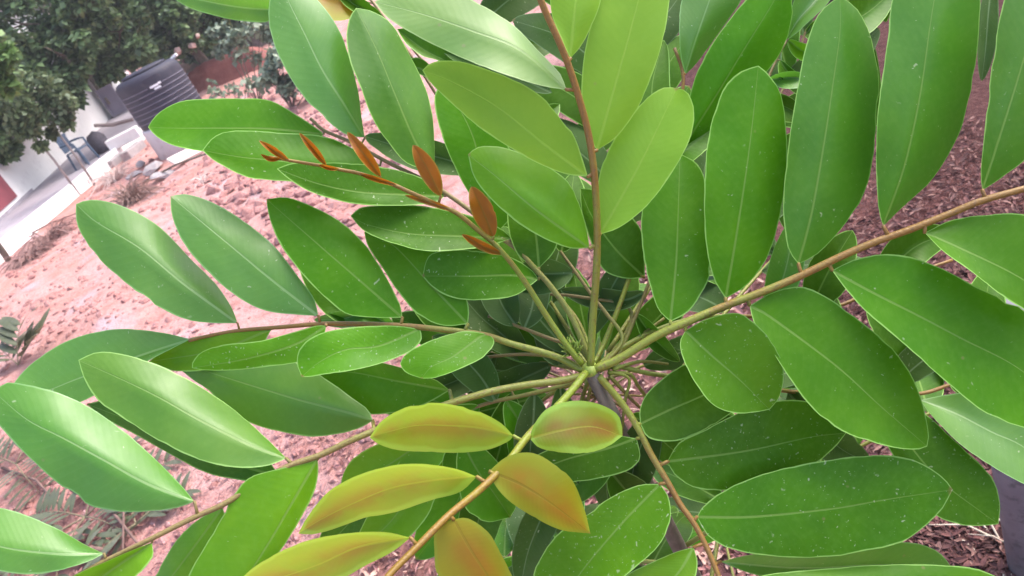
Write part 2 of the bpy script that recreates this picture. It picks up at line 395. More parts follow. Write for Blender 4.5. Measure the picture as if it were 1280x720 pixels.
# F2: the frond reaching right
f = Frond([(742,462,.553),(775,448,.55),(820,420,.545),(860,402,.54),(905,383,.537),(960,362,.532),(1000,345,.528),(1048,322,.524),(1090,304,.52),(1140,286,.515),(1190,266,.51),(1230,250,.505),(1295,232,.5)], .0040, .0028, 'st_brown', 'long frond of broad mid green leaflets')
f.leaf([(838,402),(845,330),(848,260),(850,192)], [(822,385),(808,340),(802,300),(803,255),(815,215),(830,198)], [(860,390),(878,365),(888,340),(885,280),(882,230),(872,205)], 'mid', .03, -.002, -.006)
f.leaf([(907,373),(918,310),(932,220),(941,150),(948,82)], [(893,350),(883,310),(880,260),(882,200),(890,150),(905,110),(925,90)], [(935,355),(960,320),(975,270),(984,210),(982,150),(975,115),(960,92)], 'mid', .0, -.003, .008)
f.leaf([(998,330),(1015,265),(1030,180),(1042,100),(1050,40),(1050,-5)], [(985,310),(979,265),(983,200),(995,120),(1008,55),(1025,15)], [(1025,315),(1060,275),(1083,235),(1095,170),(1099,100),(1090,50),(1072,12)], 'midsheen', .0, -.004, .024)
f.leaf([(1104,283),(1130,210),(1150,120),(1163,30),(1175,-40),(1185,-85)], [(1098,260),(1095,200),(1098,130),(1108,60),(1115,0),(1130,-50)], [(1125,262),(1165,225),(1190,185),(1205,150),(1218,90),(1225,20),(1222,-40)], 'midsheen', .0, -.006, .028)
f.leaf([(1228,238),(1250,170),(1275,90),(1300,0),(1315,-70)], [(1226,215),(1232,150),(1240,80),(1255,0),(1280,-50)], [(1255,220),(1290,190),(1320,130),(1340,40),(1340,-30)], 'midsheen', .0, -.004, .016)
f.leaf([(857,413),(885,440),(925,475),(962,512)], [(885,398),(925,392),(955,415),(972,440),(980,465),(975,495)], [(850,428),(855,452),(870,480),(890,505),(915,516),(940,516)], 'spot', -.005, -.008, -.004)
f.leaf([(937,382),(960,394),(1045,457),(1100,507),(1159,558)], [(965,366),(1000,358),(1035,372),(1080,405),(1115,435),(1140,470),(1155,510),(1161,545)], [(943,405),(960,430),(985,470),(1015,510),(1055,540),(1110,558),(1145,562)], 'mid', -.01, .010, -.012)
f.leaf([(1040,338),(1090,365),(1145,393),(1200,422),(1280,465),(1330,525)], [(1075,322),(1120,318),(1165,330),(1220,358),(1280,388),(1320,440),(1335,490)], [(1060,365),(1085,392),(1130,430),(1180,475),(1230,515),(1280,535),(1315,540)], 'mid', -.015, .008, -.010)
f.leaf([(1156,291),(1200,310),(1280,350),(1340,400)], [(1190,275),(1240,268),(1290,270),(1330,310),(1345,360)], [(1180,315),(1215,340),(1260,375),(1310,400)], 'mid', -.015, .006, -.010)
f.done()
# F3: the frond reaching left
f = Frond([(730,464,.555),(700,448,.556),(670,438,.556),(640,430,.557),(610,420,.558),(580,415,.559),(545,411,.56),(500,407,.562),(450,405,.564),(400,405,.566),(350,409,.568),(300,413,.57),(260,420,.572),(236,426,.572)], .0035, .0016, 'st_brown', 'left frond of cool green leaflets')
f.leaf([(585,405),(540,358),(492,307),(455,290)], [(555,407),(525,395),(500,368),(478,335),(460,308)], [(586,385),(575,350),(550,318),(510,295),(478,286)], 'mid', .03, -.004, .0)
f.leaf([(503,397),(455,355),(395,303),(333,249)], [(470,397),(435,393),(410,375),(380,345),(350,305),(336,270)], [(500,380),(482,345),(460,310),(430,280),(395,260),(360,247)], 'mid', .01, -.004, .008)
f.leaf([(398,395),(340,350),(280,300),(213,245)], [(365,393),(330,388),(295,370),(260,340),(230,305),(215,270)], [(392,372),(372,345),(345,310),(310,280),(270,255),(235,243)], 'pale', .0, -.004, .012)
f.leaf([(297,404),(230,355),(175,310),(120,277),(95,255)], [(270,404),(235,400),(200,385),(165,360),(125,325),(103,295),(95,275)], [(290,385),(270,355),(240,325),(205,288),(170,265),(135,252),(110,250)], 'pale', -.01, -.002, .014)
f.leaf([(238,424),(170,446),(95,474),(50,490),(14,484)], [(184,452),(140,482),(100,503),(60,515),(30,508)], [(205,416),(160,411),(120,415),(80,428),(45,450),(24,470)], 'pale', .01, -.004, .022)
f.leaf([(340,411),(270,438),(186,452)], [(320,440),(270,460),(220,464)], [(290,414),(240,422),(208,436)], 'bright', .02, .0, .0)
f.leaf([(408,407),(370,430),(310,448),(240,460)], [(400,440),(372,453),(330,459),(290,463),(258,463)], [(395,407),(360,417),(325,426),(278,431),(252,440),(241,452)], 'spot', -.02, .004, -.002, zo=-.02)
f.leaf([(525,411),(475,432),(432,437),(400,452),(377,471)], [(527,424),(515,438),(480,453),(440,463),(405,468),(388,471)], [(490,407),(440,409),(400,417),(377,432),(371,452)], 'spot', -.028, -.006, .002)
f.leaf([(612,418),(600,421),(567,445),(540,458),(527,473)], [(618,428),(605,446),(575,461),(545,472)], [(580,414),(540,425),(510,440),(500,455),(508,466)], 'spot', -.025, -.006, .002)
f.done()
# F4: the frond reaching the lower left corner
f = Frond([(728,470,.552),(700,476,.55),(660,481,.546),(620,488,.542),(590,496,.538),(560,505,.535),(520,520,.53),(470,538,.525),(440,550,.521),(400,569,.517),(360,583,.512),(320,605,.507),(280,630,.5),(240,648,.495),(190,673,.488),(150,692,.484),(110,712,.48),(70,735,.475)], .0036, .0018, 'st_tan', 'lower left frond of pale shining leaflets')
f.leaf([(562,488),(500,477),(437,465),(388,466)], [(538,502),(505,514),(462,518),(425,508),(400,490)], [(545,475),(510,462),(470,452),(430,450),(403,457)], 'mid', .035, .004, -.008, zo=.02)
f.leaf([(466,526),(440,517),(375,500),(325,485),(260,465),(214,453)], [(450,535),(425,542),(388,546),(350,540),(305,525),(270,497),(235,470)], [(460,512),(440,497),(404,471),(360,448),(310,434),(265,430),(230,437)], 'bsheen', .03, .004, .016, zo=.03)
f.leaf([(350,596),(280,575),(200,540),(108,505)], [(320,603),(305,601),(260,592),(220,572),(165,541),(130,523)], [(330,570),(280,540),(210,510),(150,497)], 'dark', .05, .004, .0, zo=.025)
f.leaf([(358,573),(310,555),(250,525),(200,497),(150,473),(98,450)], [(335,582),(300,585),(260,578),(215,560),(165,530),(125,503),(106,475)], [(330,545),(290,510),(245,480),(200,457),(155,443),(122,440)], 'bsheen', .015, -.006, .020)
f.leaf([(243,627),(185,605),(130,575),(80,548),(35,525),(-5,492)], [(220,635),(170,640),(120,635),(80,610),(45,580),(15,550),(-8,520)], [(225,605),(190,570),(150,535),(110,508),(70,490),(30,480),(5,479)], 'pale', .0, .0, .016)
f.leaf([(130,692),(70,692),(0,683),(-60,660)], [(110,702),(70,714),(30,718),(-20,708),(-50,685)], [(105,680),(70,660),(30,643),(0,635),(-35,638)], 'pale', -.01, -.004, .026)
f.leaf([(397,574),(370,620),(335,680),(300,730),(250,765)], [(398,590),(393,615),(378,645),(360,675),(330,715),(290,755)], [(375,580),(340,588),(310,598),(290,622),(275,650),(252,690),(236,718),(236,745)], 'bright', -.02, .010, .0)
f.leaf([(278,634),(245,680),(200,740),(175,775)], [(285,660),(270,700),(230,750)], [(250,648),(225,670),(205,700),(185,740)], 'bright', .02, .0, .008, zo=.02)
f.leaf([(190,678),(150,705),(100,740),(60,760)], [(190,698),(150,740),(100,765)], [(160,690),(130,703),(95,718),(65,740)], 'bright', -.01, .0, -.006)
f.done()
# F5: young yellow frond, nearest the camera
f = Frond([(732,466,.55),(715,488,.535),(690,515,.515),(660,545,.495),(635,577,.475),(600,612,.455),(560,645,.435),(520,685,.42),(490,715,.41),(465,745,.4)], .0036, .0022, 'st_orange', 'young frond of yellow and bronze leaflets')
f.leaf([(642,545),(600,535),(560,532),(520,532),(485,540),(462,547)], [(635,552),(610,562),(575,566),(540,565),(500,563),(475,556)], [(625,528),(595,513),(560,505),(530,504),(500,512),(475,528)], 'young', .0, .006, -.012, label='yellow young leaflet flushed with bronze')
f.leaf([(662,548),(700,538),(740,533),(778,545)], [(668,530),(685,510),(715,501),(745,504),(770,516),(777,530)], [(675,560),(705,566),(735,566),(760,558)], 'young', .01, .0, .0, label='short yellow young leaflet')
f.leaf([(596,596),(545,600),(490,610),(440,630),(400,650),(373,667)], [(575,615),(540,625),(495,640),(455,648),(415,662),(390,668)], [(570,586),(530,580),(490,582),(445,595),(410,615),(385,645)], 'young', .005, .006, -.014, label='long yellow young leaflet flushed with orange')
f.leaf([(611,589),(650,605),(690,630),(738,667)], [(635,570),(665,566),(690,578),(715,600),(730,635)], [(618,605),(635,625),(665,645),(700,662)], 'olive', .01, .002, .0, label='ochre young leaflet')
f.leaf([(513,672),(450,683),(400,705),(350,722),(290,738)], [(490,690),(455,708),(420,728),(370,748),(320,750)], [(480,665),(430,667),(380,677),(340,695),(310,715)], 'young', .0, .006, -.014, label='yellow young leaflet with pinkish upper half')
f.leaf([(567,649),(590,690),(620,735),(645,775)], [(585,648),(610,665),(625,690),(640,720),(650,750)], [(545,660),(543,690),(548,720),(580,755),(610,775)], 'olive', .01, .0, .002, label='olive brown young leaflet')
f.done()
# F6: youngest shoot with folded orange leaflets
f = Frond([(728,455,.552),(715,440,.549),(700,420,.547),(680,390,.545),(660,358,.542),(640,330,.54),(620,307,.538),(600,290,.536),(572,267,.533),(550,257,.531),(512,240,.527),(487,229,.525),(450,217,.523),(425,212,.521),(400,207,.52),(365,201,.518),(336,196,.516)], .0030, .0012, 'st_orange', 'unfolding shoot with orange folded leaflets')
OR = 'small folded orange leaflet'
for mid, w_, dz in (([(362,202),(345,190),(324,176)],4.5,-.004), ([(408,207),(392,187),(374,166)],5,-.004), ([(476,221),(456,194),(434,165)],8,-.006), ([(551,245),(535,212),(516,181)],12,-.006),
                    ([(617,296),(604,265),(589,233)],14,.0), ([(566,264),(540,254),(506,244)],4,-.002), ([(628,318),(604,308),(577,293)],6,-.004), ([(425,212),(412,210),(398,206)],3,-.002), ([(497,232),(470,224),(446,216)],3.5,-.002), ([(352,198),(338,199),(326,193)],3,-.002)):
    f.leaf(mid, w_, w_, 'orange', dz, -.003, -.003, label=OR, arch=.002)
f.done()
# F7: frond reaching the upper left, behind the orange shoot
f = Frond([(738,452,.557),(715,397,.56),(690,360,.562),(670,337,.564),(647,312,.565),(617,290,.567),(590,265,.568),(555,240,.57),(530,225,.571),(487,204,.573),(437,177,.576),(405,163,.578),(388,148,.578)], .0030, .0016, 'st_tan', 'upper left frond of deep green leaflets')
f.leaf([(456,172),(430,130),(403,87),(380,40),(360,0),(350,-25)], [(430,167),(387,130),(357,87),(338,40),(337,0)], [(452,147),(447,110),(433,60),(420,30),(397,0),(372,-22)], 'pale', -.01, -.006, .022)
f.leaf([(543,213),(520,178),(495,120),(470,60),(445,10)], [(510,205),(485,178),(465,147),(450,108),(437,75),(433,45),(437,22)], [(543,178),(540,140),(530,105),(510,65),(490,30),(465,14)], 'midsheen', -.005, -.006, .022)
f.leaf([(405,168),(342,161),(280,160),(220,160),(185,159)], [(390,180),(350,187),(300,190),(252,189),(217,182),(197,172)], [(400,163),(367,141),(335,125),(292,123),(242,124),(217,130),(195,144)], 'mid', .0, -.010, .010)
f.leaf([(475,207),(400,205),(330,199),(300,196),(253,188)], [(440,224),(400,229),(360,227),(335,225),(310,222),(287,212),(265,199)], [(465,198),(440,185),(405,170),(355,166),(310,163),(285,164),(266,172)], 'mid', -.014, -.004, .010)
f.leaf([(556,245),(500,243),(450,240),(400,230),(346,211)], [(545,253),(525,256),(500,257),(450,256),(405,246),(380,236),(360,223)], [(545,232),(510,216),(460,206),(410,203),(365,204)], 'dspot', -.02, -.004, .006)
f.leaf([(640,298),(575,295),(512,292),(460,281),(438,270)], [(610,308),(580,312),(537,314),(500,307),(457,290)], [(625,285),(590,270),(540,259),(500,256),(452,259)], 'dspot', -.004, -.008, .008)
f.leaf([(673,349),(640,344),(595,345),(528,345)], [(662,358),(645,369),(620,374),(582,375),(557,369),(540,358)], [(665,338),(640,322),(600,314),(560,312),(536,320)], 'dspot', .002, -.006, .004)
f.leaf([(622,291),(603,215),(587,160),(553,100)], [(600,262),(578,228),(560,190),(548,155),(543,122)], [(645,262),(648,220),(625,160),(590,115)], 'mid', .015, .0, .0)
f.leaf([(674,335),(670,295),(664,250),(655,200)], [(650,322),(637,295),(634,260),(640,225)], [(694,312),(702,275),(692,230)], 'dark', .015, .0, -.004)
f.done()
# F8: frond reaching the bottom right
f = Frond([(748,470,.555),(770,495,.557),(785,515,.557),(800,540,.556),(815,570,.554),(832,598,.55),(850,630,.546),(868,655,.542),(885,688,.538),(898,720,.534),(908,750,.53)], .0034, .0022, 'st_brown', 'lower right frond of deep green leaflets')
f.leaf([(800,530),(840,511),(877,495),(940,465)], [(800,510),(812,488),(850,458),(890,445),(920,450)], [(812,548),(847,551),(885,535),(915,515),(935,490)], 'dark', .02, .0, -.004)
f.leaf([(834,577),(930,564),(1015,546),(1058,541)], [(850,552),(880,538),(920,517),(970,501),(1010,502),(1040,517),(1054,531)], [(845,595),(870,610),(910,613),(960,603),(1010,585),(1040,563)], 'dspot', .02, .0, .0)
f.leaf([(871,646),(940,646),(1040,636),(1110,624),(1191,612)], [(880,632),(905,613),(950,593),(1000,581),(1040,574),(1085,569),(1120,569),(1150,578),(1178,596)], [(885,670),(910,685),(950,694),(1000,697),(1040,696),(1077,690),(1122,680),(1147,665),(1175,640)], 'dspot', -.01, .006, -.002)
f.leaf([(796,548),(762,560),(700,577),(640,605)], [(770,545),(730,552),(690,560),(655,580)], [(800,573),(785,588),(750,598),(722,602),(680,606)], 'dspot', .02, .0, .0)
f.leaf([(825,605),(775,657),(725,717),(695,765)], [(800,606),(770,618),(735,640),(700,665),(680,690),(667,725)], [(836,622),(838,650),(825,680),(800,705),(760,735)], 'spot', .0, .0, -.012)
f.leaf([(867,684),(847,717),(800,765)], [(845,690),(810,705),(780,722),(770,750)], [(872,705),(865,730),(830,765)], 'bright', .0, .0, -.006)
f.leaf([(905,735),(1000,735),(1120,738),(1272,735)], [(960,718),(1030,711),(1100,706),(1170,706),(1225,712)], [(960,780),(1100,800),(1220,775)], 'mid', .0, .008, -.002)
f.leaf([(900,702),(1000,710),(1100,706),(1190,710)], [(940,693),(1000,686),(1060,680),(1110,677),(1150,680),(1176,692)], [(950,720),(1050,735),(1140,728)], 'pale', .04, -.012, .0, zo=.02)
f.done()
# F10: second right frond underneath
f = Frond([(748,462,.57),(772,458,.575),(807,466,.58),(835,470,.583),(900,478,.588),(977,488,.594),(1010,491,.596),(1080,492,.602),(1150,492,.608),(1190,480,.612),(1230,470,.615)], .0026, .0018, 'st_brown', 'shaded frond under the right side')
f.leaf([(1090,493),(1165,590),(1227,640),(1248,655)], [(1130,505),(1160,520),(1190,548),(1220,575),(1242,600),(1250,630)], [(1100,540),(1130,590),(1165,640),(1200,656),(1230,657)], 'dspot', -.02, .0, .0)
f.leaf([(1150,500),(1195,517),(1240,540),(1280,559),(1345,615)], [(1180,494),(1230,490),(1290,510),(1330,560)], [(1165,520),(1200,555),(1240,583),(1290,610),(1325,622)], 'pale', -.02, .006, -.03)
f.leaf([(1115,487),(1140,462),(1156,449),(1205,408)], [(1112,462),(1132,435),(1170,410)], [(1145,478),(1182,455),(1203,430)], 'grey', .02, -.004, .004)
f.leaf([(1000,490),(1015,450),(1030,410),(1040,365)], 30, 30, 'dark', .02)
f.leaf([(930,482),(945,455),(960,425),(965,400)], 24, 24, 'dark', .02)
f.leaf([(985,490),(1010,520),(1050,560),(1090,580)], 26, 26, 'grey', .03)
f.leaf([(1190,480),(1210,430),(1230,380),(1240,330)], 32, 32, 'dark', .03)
f.done()
# F11: frond running behind the right rachis
f = Frond([(746,458,.565),(775,436,.57),(827,410,.58),(880,396,.59),(960,395,.6),(1040,385,.61),(1120,350,.62),(1190,325,.63)], .0026, .0016, 'st_brown', 'shaded frond behind the right stalk')
f.leaf([(1010,392),(1030,350),(1045,322),(1066,288)], 26, 30, 'dark', .0)
f.leaf([(1035,388),(1010,420),(1000,450),(990,475)], 22, 22, 'dark', .0)
f.leaf([(1100,362),(1120,330),(1150,305),(1195,290)], 26, 24, 'dark', .0)
f.leaf([(960,396),(978,350),(988,310),(995,270)], 22, 22, 'pale', .0)
f.leaf([(1085,370),(1110,400),(1140,440),(1150,470)], 26, 26, 'dark', .0)
f.leaf([(900,397),(915,440),(925,470),(935,500)], 26, 26, 'dark', .0)
f.done()
# F12: frond going up behind, between the two big ones
f = Frond([(744,455,.57),(775,380,.58),(805,290,.59),(830,210,.6),(848,140,.605),(854,105,.607),(852,85,.607),(843,60,.607)], .0026, .0016, 'st_brown', 'shaded frond rising behind')
f.leaf([(857,93),(868,55),(887,0),(905,-50)], [(851,70),(849,30),(852,0),(868,-40)], [(870,80),(885,60),(910,25),(928,-5),(925,-40)], 'pale', .0, -.002, .024)
f.leaf([(848,195),(857,180),(895,120),(930,62),(967,2),(985,-35)], [(858,140),(865,108),(875,82),(890,55),(910,27),(930,2),(955,-25)], [(880,172),(915,135),(960,88),(975,67),(986,42),(991,15),(990,-15)], 'mid', -.01, .0, .014)
f.leaf([(806,347),(770,312),(740,270),(725,235)], [(780,348),(755,338),(742,312),(728,270)], [(806,322),(802,290),(785,265),(755,240)], 'dark', .0, .0, .0)
f.leaf([(825,225),(850,190),(880,165),(905,140)], 14, 20, 'dark', .02)
f.leaf([(828,215),(822,170),(815,110),(830,50)], 25, 25, 'dark', .02)
f.leaf([(790,320),(770,350),(750,390),(740,420)], 18, 18, 'grey', .02)
f.done()
# F13: small frond fan at top right, further behind
f = Frond([(760,440,.62),(850,300,.66),(930,160,.69),(975,65,.7),(985,48,.7)], .0024, .0014, 'st_tan', 'shaded frond at the upper right')
f.leaf([(983,50),(998,25),(1020,0),(1050,-40)], [(984,32),(990,8),(1003,-20),(1030,-42)], [(995,42),(1010,28),(1033,6),(1050,-20)], 'pale', .0, -.01, -.03)
f.leaf([(975,75),(985,90),(1000,105),(1020,125)], 8, 14, 'dark', .0)
f.leaf([(960,100),(975,98),(995,97),(1020,100)], 8, 14, 'pale', -.01)
f.leaf([(940,140),(965,130),(985,135),(1010,150)], 14, 20, 'dark', .0)
f.leaf([(985,50),(1000,62),(1015,68),(1030,80)], 10, 12, 'bright', .0)
f.done()
# F14: a few bare twigs around the crown
f = Frond([(748,462,.56),(778,425,.566),(758,392,.572),(742,372,.575),(718,338,.58),(700,313,.584),(684,285,.588)], .0020, .0014, 'st_tan')
f.leaf([(716,341),(695,342),(670,343),(630,352)], 26, 20, 'grey', .02)
f.leaf([(702,316),(706,290),(712,255),(718,215)], 22, 24, 'dark', .02)
f.done()
f = Frond([(752,462,.562),(772,445,.568),(785,418,.574),(800,382,.58),(812,352,.585),(822,330,.59)], .0022, .0016, 'st_tan')
f.leaf([(806,365),(780,375),(740,372),(700,362)], 14, 14, 'grey', .03)
f.leaf([(795,392),(815,420),(835,440),(850,452)], 12, 12, 'dark', .03)
f.done()
f = Frond([(760,466,.57),(787,468,.575),(798,483,.58),(810,500,.585),(830,530,.59)], .0020, .0014, 'st_olive')
f.leaf([(812,503),(850,520),(900,540),(960,560)], 26, 30, 'dark', .03)
f.leaf([(820,515),(800,560),(790,600),(800,640)], 28, 26, 'grey', .03)
f.done()
f = Frond([(760,464,.57),(786,473,.572),(782,497,.574),(779,520,.576),(776,548,.58),(760,590,.59)], .0016, .0012, 'st_olive')
f.leaf([(770,568),(740,590),(710,615),(690,640)], 24, 24, 'dark', .03)
f.leaf([(762,588),(780,610),(800,630),(825,660)], 24, 24, 'dark', .04)
f.done()
f = Frond([(738,462,.56),(715,433,.57),(690,424,.575),(645,407,.585),(610,395,.59)], .0020, .0014, 'st_tan')
f.leaf([(645,407),(630,385),(620,365),(600,335)], 22, 24, 'grey', .03)
f.leaf([(655,411),(665,385),(670,355),(685,325)], 20, 20, 'grey', .04)
f.done()
f = Frond([(734,468,.56),(712,480,.566),(660,493,.575),(610,504,.585),(570,520,.595),(530,545,.6)], .0024, .0014, 'st_tan', 'shaded frond under the yellow leaflets')
f.leaf([(620,502),(600,470),(575,445),(540,420)], 24, 24, 'grey', .04)
f.leaf([(575,518),(540,500),(490,490),(430,490)], 30, 26, 'mid', .03)
f.leaf([(668,492),(667,520),(663,560),(660,605)], 22, 22, 'grey', .02)
f.leaf([(632,500),(650,530),(655,560),(645,600)], 20, 22, 'mid', .02)
f.leaf([(600,508),(575,520),(545,530),(500,535)], 18, 18, 'mid', .03)
f.leaf([(575,545),(595,585),(620,620),(638,647)], [(605,560),(635,595),(646,628)], [(570,585),(580,632),(606,652)], 'mid', .01, zo=.0)
f.leaf([(560,530),(510,565),(470,590),(425,610)], [(560,565),(520,610),(470,622),(440,620)], [(535,540),(480,552),(445,570),(430,590)], 'bright', .0)
f.leaf([(545,548),(520,600),(490,650),(445,690)], 34, 34, 'bright', .0)
f.leaf([(590,508),(590,570),(570,630),(520,700)], 40, 40, 'mid', .03, zo=.03)
f.leaf([(640,490),(625,560),(600,640),(590,720)], 34, 30, 'dark', .03, zo=.03)
f.leaf([(560,525),(500,600),(450,640),(395,700)], 30, 34, 'dark', .03, zo=.03)
f.leaf([(700,483),(705,520),(715,560),(730,610)], 20, 20, 'grey', .03)
f.done()
# more stalks out of the lower whorl carrying leaflets seen through the gaps
f = Frond([(736,472,.6),(715,540,.62),(695,620,.64),(675,720,.65),(665,760,.65)], .0024, .0016, 'st_tan')
f.leaf([(700,600),(680,640),(660,690),(650,740)], 24, 22, 'grey', .02)
f.leaf([(690,640),(715,660),(745,690),(770,740)], 26, 26, 'grey', .02)
f.done()
f = Frond([(740,460,.62),(690,380,.64),(630,280,.66),(580,180,.67),(545,100,.68),(515,60,.68)], .0024, .0014, 'st_tan', 'shaded frond behind the upper left')
f.leaf([(590,98),(560,78),(530,62),(496,36)], [(570,92),(548,76),(528,70),(508,55)], [(585,80),(555,55),(520,36)], 'dark', .0)
f.leaf([(690,116),(650,98),(600,80),(552,62)], 14, 16, 'grey', .0)
f.leaf([(545,100),(520,85),(500,110),(470,150)], 10, 16, 'dark', .0)
f.leaf([(600,215),(560,200),(520,190),(455,170)], 22, 20, 'grey', .02)
f.leaf([(575,170),(570,140),(565,110),(550,70)], 18, 18, 'grey', .02)
f.leaf([(640,300),(640,260),(655,220),(660,170)], 26, 26, 'dark', .02)
f.leaf([(610,240),(625,200),(660,165),(700,130)], 24, 24, 'dark', .02)
f.leaf([(660,330),(620,315),(570,320),(530,330)], 26, 22, 'dark', .02)
f.leaf([(690,380),(690,350),(700,310),(715,270)], 26, 26, 'grey', .02)
f.done()
f = Frond([(738,464,.62),(660,450,.65),(560,430,.67),(470,410,.69),(420,400,.7)], .0022, .0014, 'st_tan', 'shaded frond behind the left')
f.leaf([(600,438),(570,410),(540,380),(500,350)], 26, 22, 'dark', .0)
f.leaf([(660,450),(630,420),(600,395),(570,360)], 24, 22, 'grey', .0)
f.leaf([(480,412),(450,395),(420,375),(375,330)], 22, 18, 'dark', .0)
f.leaf([(500,416),(460,392),(430,398),(392,400)], 14, 12, 'pale', .0)
f.leaf([(620,442),(600,460),(560,480),(500,500)], 20, 22, 'grey', .0)
f.leaf([(690,456),(660,470),(620,485),(560,470)], 20, 20, 'grey', .02)
f.leaf([(700,458),(690,430),(690,395),(700,360)], 22, 22, 'grey', .04)
f.done()
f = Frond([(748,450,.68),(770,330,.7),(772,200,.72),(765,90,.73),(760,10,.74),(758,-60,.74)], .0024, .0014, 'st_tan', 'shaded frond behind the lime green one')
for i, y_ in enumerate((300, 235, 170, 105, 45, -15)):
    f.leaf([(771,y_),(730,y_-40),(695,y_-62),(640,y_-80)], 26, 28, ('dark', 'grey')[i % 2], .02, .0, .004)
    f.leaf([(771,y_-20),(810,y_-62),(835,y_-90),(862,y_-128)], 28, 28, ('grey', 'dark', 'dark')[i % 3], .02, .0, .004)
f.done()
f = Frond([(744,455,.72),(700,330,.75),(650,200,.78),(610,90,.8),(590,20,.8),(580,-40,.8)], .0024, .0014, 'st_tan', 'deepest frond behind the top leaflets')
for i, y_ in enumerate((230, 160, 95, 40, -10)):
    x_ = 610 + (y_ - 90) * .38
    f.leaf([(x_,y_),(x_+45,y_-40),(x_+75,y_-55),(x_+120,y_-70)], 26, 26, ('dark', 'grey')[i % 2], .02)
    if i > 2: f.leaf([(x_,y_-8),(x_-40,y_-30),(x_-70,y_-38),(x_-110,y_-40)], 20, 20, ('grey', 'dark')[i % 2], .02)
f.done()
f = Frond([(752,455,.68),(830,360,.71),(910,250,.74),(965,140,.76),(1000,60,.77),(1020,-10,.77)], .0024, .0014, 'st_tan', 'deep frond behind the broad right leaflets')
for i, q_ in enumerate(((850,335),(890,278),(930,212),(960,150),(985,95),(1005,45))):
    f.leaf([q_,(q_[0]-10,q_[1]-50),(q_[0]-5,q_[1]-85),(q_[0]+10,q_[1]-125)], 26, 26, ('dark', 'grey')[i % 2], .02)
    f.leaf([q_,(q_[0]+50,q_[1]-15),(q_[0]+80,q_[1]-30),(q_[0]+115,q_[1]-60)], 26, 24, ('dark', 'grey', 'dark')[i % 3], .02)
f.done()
for pts_ in ([(752,462,.565),(775,430,.575),(787,386,.585),(718,370,.595),(690,368,.6),(640,360,.61)], [(744,458,.565),(735,430,.572),(722,400,.58),(700,372,.59)], [(756,458,.565),(790,428,.575),(830,398,.585)],
             [(762,470,.57),(790,500,.58),(812,520,.585)], [(742,474,.565),(735,500,.575),(733,540,.59)], [(722,462,.565),(690,446,.575),(650,443,.59),(600,447,.6)], [(742,455,.565),(757,425,.575),(768,395,.585),(776,360,.6)], [(725,474,.565),(690,492,.575),(655,520,.59)], [(766,462,.57),(800,452,.58),(835,455,.59)]):
    Frond(pts_, .0020, .0014, random.choice(('st_olive', 'st_tan'))).done()
f = Frond([(742,470,.6),(746,480,.63),(750,492,.66)], .0030, .0026, 'st_tan', 'shaded whorl of older leaflets under the crown')
for k_, (a_, r0_, r1_, w_, m_) in enumerate(((100,40,160,20,'dark'),(128,50,190,22,'grey'),(150,55,200,24,'dark'),(172,60,200,22,'grey'),(196,60,210,24,'dark'),(222,55,190,22,'dark'),(248,45,170,20,'grey'),(75,45,170,22,'dark'),(50,55,180,24,'dark'),(22,60,170,20,'grey'),(-18,60,150,18,'dark'),(-45,60,170,22,'dark'),(275,50,180,22,'grey'),(118,120,240,24,'dark'),(160,130,260,24,'dark'),(210,130,260,24,'grey'))):
    ca, sa_ = math.cos(R(a_)), -math.sin(R(a_)); q = [(745 + ca * r * 1.05, 478 + sa_ * r * .92) for r in (r0_, r0_ + (r1_ - r0_) * .35, r0_ + (r1_ - r0_) * .7, r1_)]
    z_ = .02 + .012 * (k_ % 4)
    o_b = at(q[0][0], q[0][1], f.px[-1][2] + z_); f.mb.tube([f.P[-1], f.P[-1].lerp(o_b, .5), o_b], [.0012, .0011, .0009], 5); f.vv += [.5] * 15
    f.leaf(q, w_, w_, m_, .02, .0, .003, zo=z_)
f.done()
# top edge fronds coming from other whorls behind
f = Frond([(742,450,.66),(640,280,.68),(540,110,.69),(480,22,.69),(440,-30,.69)], .0022, .0014, 'st_tan')
f.leaf([(455,2),(430,2),(405,-5),(385,-25)], [(445,20),(418,26),(400,14)], [(440,-20),(410,-30)], 'olive', .0, label='olive yellow leaflet at the top edge')
f.leaf([(478,22),(455,12),(435,0),(415,-25)], 8, 12, 'dark', .0)
f.leaf([(346,12),(310,10),(270,4),(205,-10)], [(335,27),(300,26),(270,20),(235,9)], [(320,-25),(260,-38),(222,-28)], 'pale', .0, .004, -.03, zo=-.08)
f.done()
f = Frond([(752,455,.7),(900,300,.75),(1040,120,.78),(1100,10,.8),(1120,-40,.8)], .0022, .0014, 'st_tan', 'shaded frond behind the upper right')
f.leaf([(1098,-40),(1102,-10),(1107,28)], 12, 12, 'dark', .0)
f.leaf([(1090,30),(1080,60),(1085,110),(1100,160)], 18, 18, 'dark', .0)
f.leaf([(1240,-30),(1235,20),(1232,60),(1227,102)], 14, 12, 'grey', .0)
f.leaf([(1060,90),(1045,130),(1050,190),(1060,240)], 26, 26, 'dark', .0)
f.leaf([(980,195),(985,230),(990,270),(1000,300)], 20, 20, 'dark', .0)
f.done()

